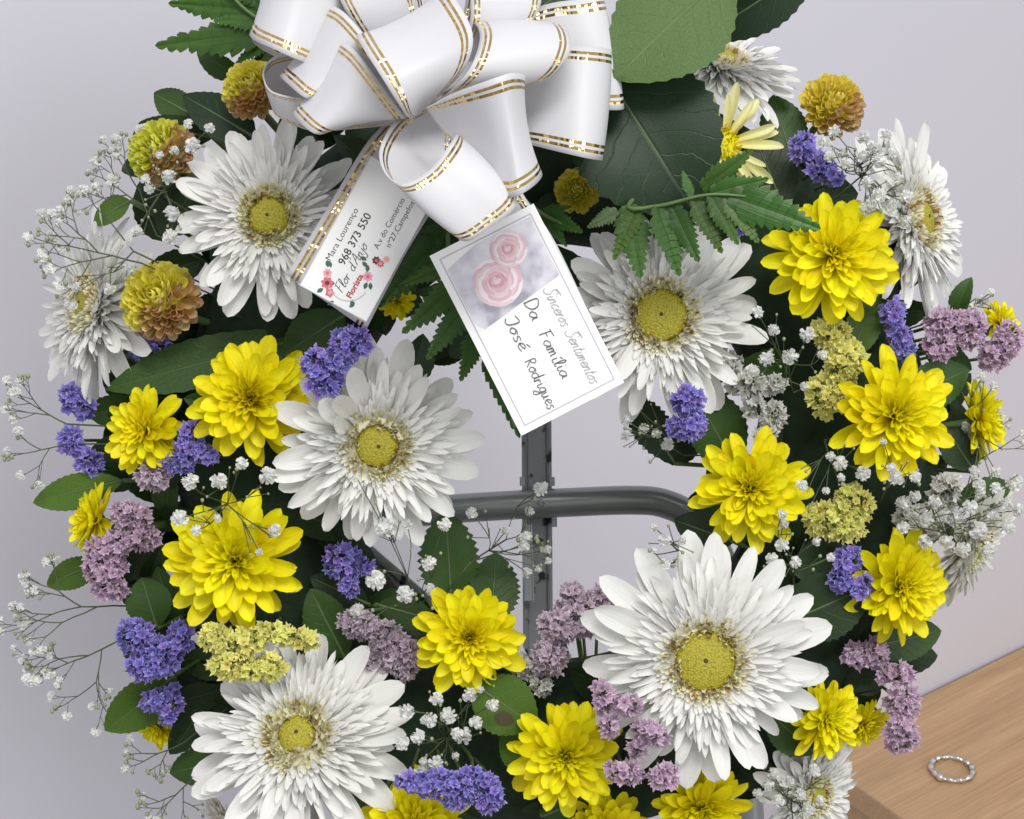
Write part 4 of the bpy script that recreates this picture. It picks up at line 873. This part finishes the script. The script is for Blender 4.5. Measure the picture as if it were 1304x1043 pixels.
# ------------------------------------------------------------------ ribbon bow
def strip(name, secs, parent, bulge=0., per=7, nx=14, lift=None):
    Ae = crom([P(*a) for a, b in secs], per); Be = crom([P(*b) for a, b in secs], per); v = []; uv = []; f = []; n = len(Ae); acc = 0
    for j in range(n):
        a, b = Ae[j], Be[j]
        if j: acc += ((a + b) / 2 - (Ae[j - 1] + Be[j - 1]) / 2).length
        t = (Ae[min(j + 1, n - 1)] + Be[min(j + 1, n - 1)] - Ae[max(j - 1, 0)] - Be[max(j - 1, 0)]).normalized()
        nm = (b - a).cross(t); 
        if nm.length > 1e-9: nm.normalize()
        for i in range(nx + 1):
            sx = i / nx; v.append(a.lerp(b, sx) + nm * (bulge * 4 * sx * (1 - sx) * (b - a).length)); uv.append((sx, acc / .045))
    for j in range(n - 1):
        for i in range(nx):
            k = j * (nx + 1) + i; f.append((k, k + 1, k + nx + 2, k + nx + 1))
    o = worldobj(name, v, f, M_ribbon, parent, uv); so = o.modifiers.new('thick', 'SOLIDIFY'); so.thickness = .0005; so.offset = 0
    return o
BOW = empty('ribbon_bow', Matrix.Translation(P(545, 140, -.06)), 'white satin ribbon bow with gold striped edges', 'bow')
LOOPS = [
 # (edge A, edge B) cross-sections
 [((530, 142, -.05), (540, 115, -.05)), ((350, 72, -.05), (392, -40, -.045)), ((320, 45, -.065), (345, -85, -.06)), ((325, 52, -.08), (353, -75, -.08)), ((352, 64, -.088), (390, -60, -.085)), ((384, 78, -.085), (432, -40, -.08)), ((440, 98, -.07), (470, 20, -.07)), ((530, 140, -.06), (545, 110, -.06))],
 [((530, 145, -.055), (545, 120, -.055)), ((420, 112, -.055), (480, 60, -.05)), ((360, 96, -.072), (420, 10, -.07)), ((370, 110, -.088), (436, 14, -.085)), ((388, 124, -.095), (462, 42, -.092)), ((400, 122, -.09), (496, 88, -.09)), ((420, 112, -.075), (500, 90, -.078)), ((530, 142, -.068), (545, 125, -.068))],
 [((535, 150, -.065), (548, 135, -.065)), ((420, 165, -.065), (490, 105, -.06)), ((375, 144, -.085), (437, 55, -.085)), ((384, 158, -.099), (452, 64, -.1)), ((400, 170, -.105), (474, 92, -.108)), ((414, 169, -.1), (514, 147, -.104)), ((425, 158, -.088), (515, 145, -.092)), ((530, 148, -.082), (545, 138, -.082))],
 [((545, 150, -.075), (560, 130, -.075)), ((480, 85, -.075), (570, 25, -.07)), ((454, 46, -.095), (566, -14, -.095)), ((464, 64, -.115), (582, 2, -.115)), ((486, 98, -.125), (602, 44, -.122)), ((506, 130, -.123), (592, 86, -.12)), ((521, 150, -.114), (556, 126, -.112)), ((535, 146, -.098), (552, 130, -.098))],
 [((548, 134, -.1), (562, 138, -.1)), ((578, 112, -.118), (640, 118, -.105)), ((600, 84, -.122), (702, 98, -.11)), ((611, 50, -.115), (726, 64, -.11)), ((606, 32, -.1), (720, 36, -.095)), ((598, 40, -.08), (700, 42, -.08)), ((560, 120, -.08), (580, 110, -.08))],
 [((560, 130, -.08), (570, 152, -.08)), ((640, 85, -.085), (640, 175, -.085)), ((700, 60, -.088), (690, 188, -.095)), ((755, 60, -.09), (745, 201, -.1)), ((778, 64, -.075), (766, 204, -.085)), ((740, 66, -.055), (730, 196, -.06)), ((600, 115, -.055), (600, 150, -.055))],
 [((570, 110, -.06), (580, 130, -.06)), ((668, 18, -.065), (680, 130, -.065)), ((745, -2, -.068), (772, 140, -.07)), ((767, -6, -.06), (794, 137, -.062)), ((740, 0, -.045), (760, 125, -.045)), ((600, 95, -.045), (600, 130, -.045))],
 [((542, 138, -.118), (552, 152, -.115)), ((575, 120, -.13), (612, 222, -.12)), ((620, 103, -.14), (640, 250, -.13)), ((652, 93, -.137), (668, 245, -.135)), ((668, 98, -.12), (690, 222, -.12)), ((650, 115, -.1), (665, 205, -.1)), ((570, 135, -.095), (590, 160, -.095))],
 [((545, 138, -.095), (570, 160, -.095)), ((508, 150, -.098), (575, 222, -.1)), ((484, 188, -.112), (570, 238, -.115)), ((490, 220, -.128), (564, 262, -.13)), ((514, 234, -.135), (588, 306, -.135)), ((548, 216, -.135), (624, 290, -.135)), ((574, 182, -.13), (658, 252, -.13)), ((585, 165, -.11), (605, 190, -.11))],
 [((530, 140, -.055), (545, 150, -.055)), ((400, 74, -.055), (425, 140, -.05)), ((356, 70, -.058), (372, 142, -.052)), ((336, 88, -.066), (350, 142, -.06)), ((343, 114, -.078), (360, 152, -.072)), ((375, 124, -.082), (395, 166, -.075)), ((402, 126, -.08), (430, 166, -.074)), ((530, 145, -.06), (545, 155, -.06))],
 [((530, 130, -.06), (550, 125, -.06)), ((452, 34, -.08), (525, -16, -.08)), ((425, -25, -.075), (505, -70, -.07)), ((440, -20, -.05), (515, -60, -.05)), ((480, 25, -.05), (540, 0, -.05)), ((535, 130, -.05), (550, 125, -.05))],
 [((560, 120, -.07), (580, 125, -.07)), ((596, 40, -.085), (676, 30, -.08)), ((598, -20, -.085), (690, -20, -.08)), ((596, -50, -.07), (690, -52, -.07)), ((596, -20, -.055), (688, -20, -.055)), ((575, 110, -.055), (590, 115, -.055))],
]
for k, L in enumerate(LOOPS): strip('loop', L, BOW, [.05, .03, .03, .06, .05, .02, .02, -.06, .05, .03, .04, .04][k])
strip('tail', [((520, 130, -.055), (580, 165, -.055)), ((470, 178, -.062), (563, 242, -.062)), ((418, 263, -.064), (515, 326, -.064)), ((365, 350, -.060), (466, 420, -.060))], BOW, .02)
strip('tail', [((540, 170, -.08), (640, 200, -.08)), ((562, 240, -.082), (668, 250, -.082)), ((590, 320, -.080), (708, 310, -.080)), ((640, 440, -.074), (758, 416, -.076))], BOW, .03)
v, f = ball(.009, 12, 8, .8); p = P(548, 140, -.075); worldobj('knot', [p + Vector(a) for a in v], f, M_ribbon, BOW, [(.5, .5)] * len(v))
# ------------------------------------------------------------------ cards
def text_mesh(body, shear=0., bold=0.):
    c = bpy.data.curves.new('txt', 'FONT'); c.body = body; c.shear = shear; c.offset = bold; c.resolution_u = 3
    o = bpy.data.objects.new('txt', c); COL.objects.link(o)
    dg = bpy.context.evaluated_depsgraph_get(); m = bpy.data.meshes.new_from_object(o.evaluated_get(dg))
    v = [tuple(a.co) for a in m.vertices]; f = [tuple(p.vertices) for p in m.polygons]
    bpy.data.objects.remove(o); bpy.data.meshes.remove(m); return v, f
GL = {
 'a': (1.0, [[(.75, .85), (.4, 1), (.05, .5), (.3, 0), (.65, .35), (.8, .95), (.78, .2), (1, .05)]]),
 'n_': (.95, [[(.05, .1), (.12, .95), (.2, .9), (.3, .35), (.45, .05), (.55, .9), (.62, 1), (.68, .05)]]),
 'c': (.85, [[(.7, .85), (.4, 1), (.05, .5), (.3, 0), (.8, .2)]]),
 'e': (.8, [[(.05, .4), (.6, .65), (.55, .95), (.3, 1), (.05, .5), (.3, 0), (.8, .25)]]),
 'é': (.8, [[(.05, .4), (.6, .65), (.55, .95), (.3, 1), (.05, .5), (.3, 0), (.8, .2)], [(.35, 1.3), (.7, 1.7)]]),
 'i': (.5, [[(.12, .95), (.12, .2), (.28, 0), (.48, .2)], [(.16, 1.4), (.2, 1.5)]]),
 'í': (.5, [[(.12, .95), (.12, .2), (.28, 0), (.48, .15)], [(.16, 1.35), (.4, 1.7)]]),
 'l': (.55, [[(.1, .2), (.4, 1.5), (.3, 2), (.12, 1.6), (.15, .25), (.3, 0), (.5, .2)]]),
 'm': (1.15, [[(.05, 1), (.08, 0), (.1, .6), (.3, 1), (.42, .8), (.44, 0), (.47, .6), (.68, 1), (.82, .8), (.84, .15), (1.0, .05)]]),
 'n': (.85, [[(.05, 1), (.08, 0), (.12, .6), (.4, 1), (.55, .8), (.57, .15), (.8, .1)]]),
 'o': (.85, [[(.4, 1), (.05, .5), (.35, 0), (.7, .5), (.4, 1), (.85, .85)]]),
 'r': (.62, [[(.08, 1), (.1, 0), (.12, .6), (.3, .95), (.55, .88)]]),
 's': (.72, [[(.6, .9), (.3, 1), (.12, .75), (.5, .35), (.35, 0), (.02, .12)]]),
 't': (.6, [[(.2, 1.7), (.18, .25), (.32, 0), (.55, .2)], [(-.02, 1.05), (.48, 1.12)]]),
 'u': (.9, [[(.05, 1), (.08, .3), (.25, 0), (.5, .3), (.58, 1), (.6, .2), (.82, .05)]]),
 'd': (1.0, [[(.7, .8), (.4, 1), (.05, .5), (.3, 0), (.65, .3), (.75, 2), (.72, .3), (.95, .05)]]),
 'g': (.85, [[(.7, .85), (.4, 1), (.05, .5), (.3, .05), (.65, .3), (.72, 1), (.7, -.6), (.4, -1), (.1, -.7), (.8, .1)]]),
 'j': (.5, [[(.3, 1), (.3, -.6), (.1, -1), (-.15, -.7)], [(.32, 1.4), (.36, 1.5)]]),
 'S': (1.2, [[(1.05, 1.6), (.7, 2), (.25, 1.7), (.45, 1.15), (.9, .7), (.7, .1), (.2, 0), (-.1, .35)], [(.1, 2.0), (1.3, 2.15)]]),
 'F': (1.0, [[(.2, 0), (.28, 2)], [(.02, 1.9), (.95, 2.05)], [(.22, 1.05), (.7, 1.12)]]),
 'D': (1.15, [[(.15, 0), (.18, 2), (.85, 1.65), (.95, .7), (.5, .05), (.05, .02)]]),
 'J': (.95, [[(.1, 1.85), (.8, 2), (.72, .4), (.4, 0), (.05, .3)]]),
 'R': (1.0, [[(.15, 0), (.15, 1.5), (.4, 1.7), (.7, 1.5), (.5, .95), (.25, .9), (.85, 0)]]),
 'A': (1.1, [[(-.1, 0), (.3, 1.2), (.65, 2), (.75, .8), (.8, 0), (1.0, .15)], [(.15, .8), (.9, .9)]]),
 "'": (.35, [[(.1, 1.7), (.2, 2.1)]]), ' ': (.8, []),
}
def stroke_text(body, wdt, slant=0., wob=0., seed=1):
    rr = random.Random(seed); V_, F_ = [], []; x = 0; parts = []
    for ch in body:
        w_, st = GL[ch]; jy = rr.uniform(-wob, wob); jx = rr.uniform(1 - wob, 1 + wob)
        for s_ in st:
            pts = crom([Vector((x + a * jx + slant * (b + jy), b + jy, 0)) for a, b in s_], 4)
            v = []; f = []
            for i, p in enumerate(pts):
                t = pts[min(i + 1, len(pts) - 1)] - pts[max(i - 1, 0)]; t.normalize(); nn = Vector((-t.y, t.x, 0)) * wdt * .5
                v += [p + nn, p - nn]
            for i in range(len(pts) - 1): f.append((2 * i, 2 * i + 1, 2 * i + 3, 2 * i + 2))
            parts.append((v, f))
        x += w_
    return merge(parts)
class Card:
    def __init__(s, name, o, u, v_, d, label, cat='card', du=0., dv=0.):
        """o,u,v_: picture points of origin corner, end of the u edge, end of the v edge"""
        s.o = P(o[0], o[1], d); s.u = P(u[0], u[1], d + du) - s.o; s.v = P(v_[0], v_[1], d + dv) - s.o
        s.L = s.u.length; s.u.normalize(); s.v -= s.u * s.v.dot(s.u); s.H = s.v.length; s.v.normalize(); s.n = s.u.cross(s.v)
        if s.n.dot(FW) > 0: s.n = -s.n
        s.T = empty(name, Matrix.Translation(s.o), label, cat); s.k = 0
        v, f = box(0, s.L, 0, s.H, -.0006, 0)
        o_ = worldobj('paper', [s.pt(a[0], a[1], a[2]) for a in v], f, M_card, s.T, None, False)
    def pt(s, x, y, z=0): return s.o + s.u * x + s.v * y + s.n * z
    def flat(s, name, v, f, mat, parent=None):
        s.k += 1; h = .00005 + .000003 * s.k
        return worldobj(name, [s.pt(a[0], a[1], h) for a in v], f, mat, s.T, None, False)
    def text(s, v, f, x0, y0, x1, h, mat, name='printed_line'):
        """fit glyph outlines from x0..x1 (fractions of the card) on baseline y0, cap height h"""
        xs = [a[0] for a in v]; kx = (x1 - x0) * s.L / (max(xs) - min(xs)); mx = min(xs)
        ys = [a[1] for a in v]; ky = h * s.H
        return s.flat(name, [((a[0] - mx) * kx + x0 * s.L, a[1] * ky + y0 * s.H) for a in v], f, mat)
    def poly(s, name, pts, mat):
        return s.flat(name, [(a * s.L, b * s.H) for a, b in pts], [tuple(range(len(pts)))], mat)
# florist business card: u runs up the card along the lettering, v towards its upper long edge
c1 = Card('business_card', (466, 410), (556, 246), (378, 368), -.069, 'white florist business card with red and black print on the ribbon tail', du=-.0, dv=-.004)
def T1(t, x0, y0, x1, cap, mat, bold=0., name='printed_line', shear=0):
    v, f = text_mesh(t, shear, bold); return c1.text(v, f, x0, y0, x1, cap, mat, name)
T1('Mara Lourenço', .246, .79, .64, .115, M_ink)
T1('968 373 550', .264, .605, .65, .145, M_ink, .012)
T1('A.v do Comércio', .47, .32, .855, .105, M_ink)
T1('nº27,Campelos', .52, .19, .87, .105, M_ink)
T1('Florista', .09, .32, .266, .11, M_red, .03)
v, f = stroke_text("Flor d'Anjo", .13, .25, 0); c1.text(v, f, .094, .455, .468, .066, M_ink, 'script_line')
M_p1 = plain('coral_print', (.66, .16, .19), .6); M_p2 = plain('pink_print', (.80, .38, .45), .6); M_p3 = plain('leaf_print', (.06, .13, .09), .6); M_p4 = plain('maroon_print', (.16, .02, .03), .6); M_p5 = plain('peach_print', (.85, .50, .30), .6)
def rosette(card, cx, cy, r, m1, m2, asp, n=7, name='printed_flower'):
    pts = []
    for i in range(n * 6):
        a = 2 * math.pi * i / (n * 6); q = r * (1 + .16 * math.cos(n * a)); pts.append((cx + q * math.cos(a) * asp, cy + q * math.sin(a)))
    card.poly(name, pts, m1)
    card.poly(name, [(cx + r * .42 * math.cos(a / 12 * 6.283) * asp, cy + r * .42 * math.sin(a / 12 * 6.283)) for a in range(12)], m2)
asp = c1.H / c1.L
def pleaf(card, cx, cy, ln, ang, mat, asp):
    pts = []
    for k in range(9):
        t = k / 8; pts.append((t, .28 * math.sin(math.pi * t)))
    for k in range(7, 0, -1):
        t = k / 8; pts.append((t, -.28 * math.sin(math.pi * t)))
    ca, sa = math.cos(ang), math.sin(ang)
    card.poly('printed_leaf', [(cx + (a * ca - b * sa) * ln * asp, cy + (a * sa + b * ca) * ln) for a, b in pts], mat)
for (x, y, a) in ((.13, .60, 2.2), (.20, .78, .6), (.21, .74, .9), (.06, .70, 2.6), (.30, .30, .4), (.25, .20, -2.6), (.24, .24, -3.0), (.33, .33, 1.2), (.09, .30, 3.6), (.08, .25, 2.8), (.02, .5, 2.6), (.37, .38, 1.6)): pleaf(c1, x, y, .10, a, M_p3, asp)
rosette(c1, .105, .69, .075, M_p1, M_p4, asp); rosette(c1, .165, .75, .055, M_p2, M_p1, asp); rosette(c1, .055, .60, .055, M_p1, M_p2, asp, 5)
rosette(c1, .277, .265, .06, M_p2, M_p1, asp); rosette(c1, .40, .27, .05, M_p4, M_p1, asp); rosette(c1, .395, .20, .045, M_p1, M_p5, asp); rosette(c1, .44, .16, .04, M_p5, M_p2, asp)
def arc(card, cx, cy, r, a0, a1, w_, asp, mat):
    v = []; f = []
    for i in range(25):
        a = a0 + (a1 - a0) * i / 24
        for q in (r - w_, r + w_): v.append(((cx + q * math.cos(a) * asp) * card.L, (cy + q * math.sin(a)) * card.H))
    for i in range(24): f.append((2 * i, 2 * i + 1, 2 * i + 3, 2 * i + 2))
    card.flat('printed_ring', v, f, mat)
arc(c1, .19, .46, .27, 2.3, 4.6, .006, asp, M_line)
# thin dark keyline at the card edge
for a in (((0, .985), (1, .985), (1, 1.0), (0, 1.0)), ((.0, 0), (.006, 0), (.006, 1), (.0, 1))): c1.poly('printed_border', a, M_line)
# rose card: u runs down the card along the writing, v towards its right edge
c2 = Card('rose_card', (547, 326), (664, 555), (681, 262), -.092, 'white condolence card with printed pink roses and handwriting', dv=.004, du=.004)
for (x0, y0, x1, y1) in ((.035, .060, .965, .072), (.035, .928, .965, .940), (.035, .072, .042, .928), (.958, .072, .965, .928)): c2.poly('printed_border', ((x0, y0), (x1, y0), (x1, y1), (x0, y1)), M_line)
def rose_bg():
    m, nt, N, L = newmat('rose_picture_ground'); out = N('ShaderNodeOutputMaterial'); pr = N('ShaderNodeBsdfPrincipled'); L(pr.outputs[0], out.inputs[0])
    tc = N('ShaderNodeTexCoord'); nz = N('ShaderNodeTexNoise'); nz.inputs['Scale'].default_value = 75; nz.inputs['Detail'].default_value = 3; L(tc.outputs['Object'], nz.inputs['Vector'])
    rp = N('ShaderNodeValToRGB'); e = rp.color_ramp.elements; e[0].position = .36; e[0].color = (.34, .34, .40, 1); e[1].position = .62; e[1].color = (.78, .77, .82, 1)
    q = e.new(.48); q.color = (.62, .60, .68, 1); L(nz.outputs[0], rp.inputs[0]); L(rp.outputs[0], pr.inputs['Base Color']); setin(pr, 'Roughness', .6); return m
c2.poly('printed_picture', ((.10, .08), (.05, .40), (.05, .92), (.375, .92), (.447, .137), (.40, .08)), rose_bg())
M_r1 = plain('rose_pale', (.80, .62, .66), .6); M_r2 = plain('rose_pink', (.74, .49, .55), .6); M_r3 = plain('rose_deep', (.66, .33, .41), .6); M_r4 = plain('rose_white', (.86, .79, .81), .6)
def rose(card, cx, cy, r, seed):
    rr = random.Random(seed); asp2 = card.H / card.L
    for lay, (rad_, cnt, ln, mats) in enumerate(((.62, 7, .52, (M_r1, M_r4, M_r2)), (.46, 6, .44, (M_r2, M_r1, M_r4)), (.30, 5, .36, (M_r1, M_r2)), (.16, 4, .28, (M_r2, M_r3)), (.05, 3, .2, (M_r3, M_r1)))):
        for i in range(cnt):
            a = 2 * math.pi * (i + rr.uniform(-.2, .2)) / cnt + lay * .6; px_, py_ = cx + rad_ * r * math.cos(a) * asp2, cy + rad_ * r * math.sin(a); pts = []
            for k in range(14):
                b = 2 * math.pi * k / 14; X, Y = ln * r * .62 * math.cos(b), ln * r * 1.05 * math.sin(b)
                pts.append((px_ + (X * math.cos(a) - Y * math.sin(a)) * asp2, py_ + X * math.sin(a) + Y * math.cos(a)))
            card.poly('printed_petal', pts, mats[(i + lay) % len(mats)])
            card.poly('printed_petal', [(px_ - .06 * r * math.cos(a) * asp2 + (u_ - px_) * .78, py_ - .06 * r * math.sin(a) + (w_ - py_) * .78) for u_, w_ in pts], mats[(i + lay + 1) % len(mats)])
rose(c2, .265, .42, .23, 3); rose(c2, .145, .63, .17, 4)
def S2(t, x0, y0, x1, h, mat, wd, slant, wob, seed, name):
    v, f = stroke_text(t, wd, slant, wob, seed); return c2.text(v, f, x0, y0, x1, h, mat, name)
S2('Sinceros Sentimentos', .40, .735, .94, .055, M_script, .11, .35, 0, 1, 'script_line')
S2('Da', .415, .535, .52, .058, M_pen, .115, .05, .06, 2, 'handwriting')
S2('Família', .59, .53, .845, .055, M_pen, .115, .05, .08, 3, 'handwriting')
S2('José', .445, .32, .63, .055, M_pen, .115, .05, .06, 4, 'handwriting')
S2('Rodrigues', .68, .31, .95, .055, M_pen, .115, .05, .09, 5, 'handwriting')
print('objects', len(bpy.data.objects), 'filler', nfill)
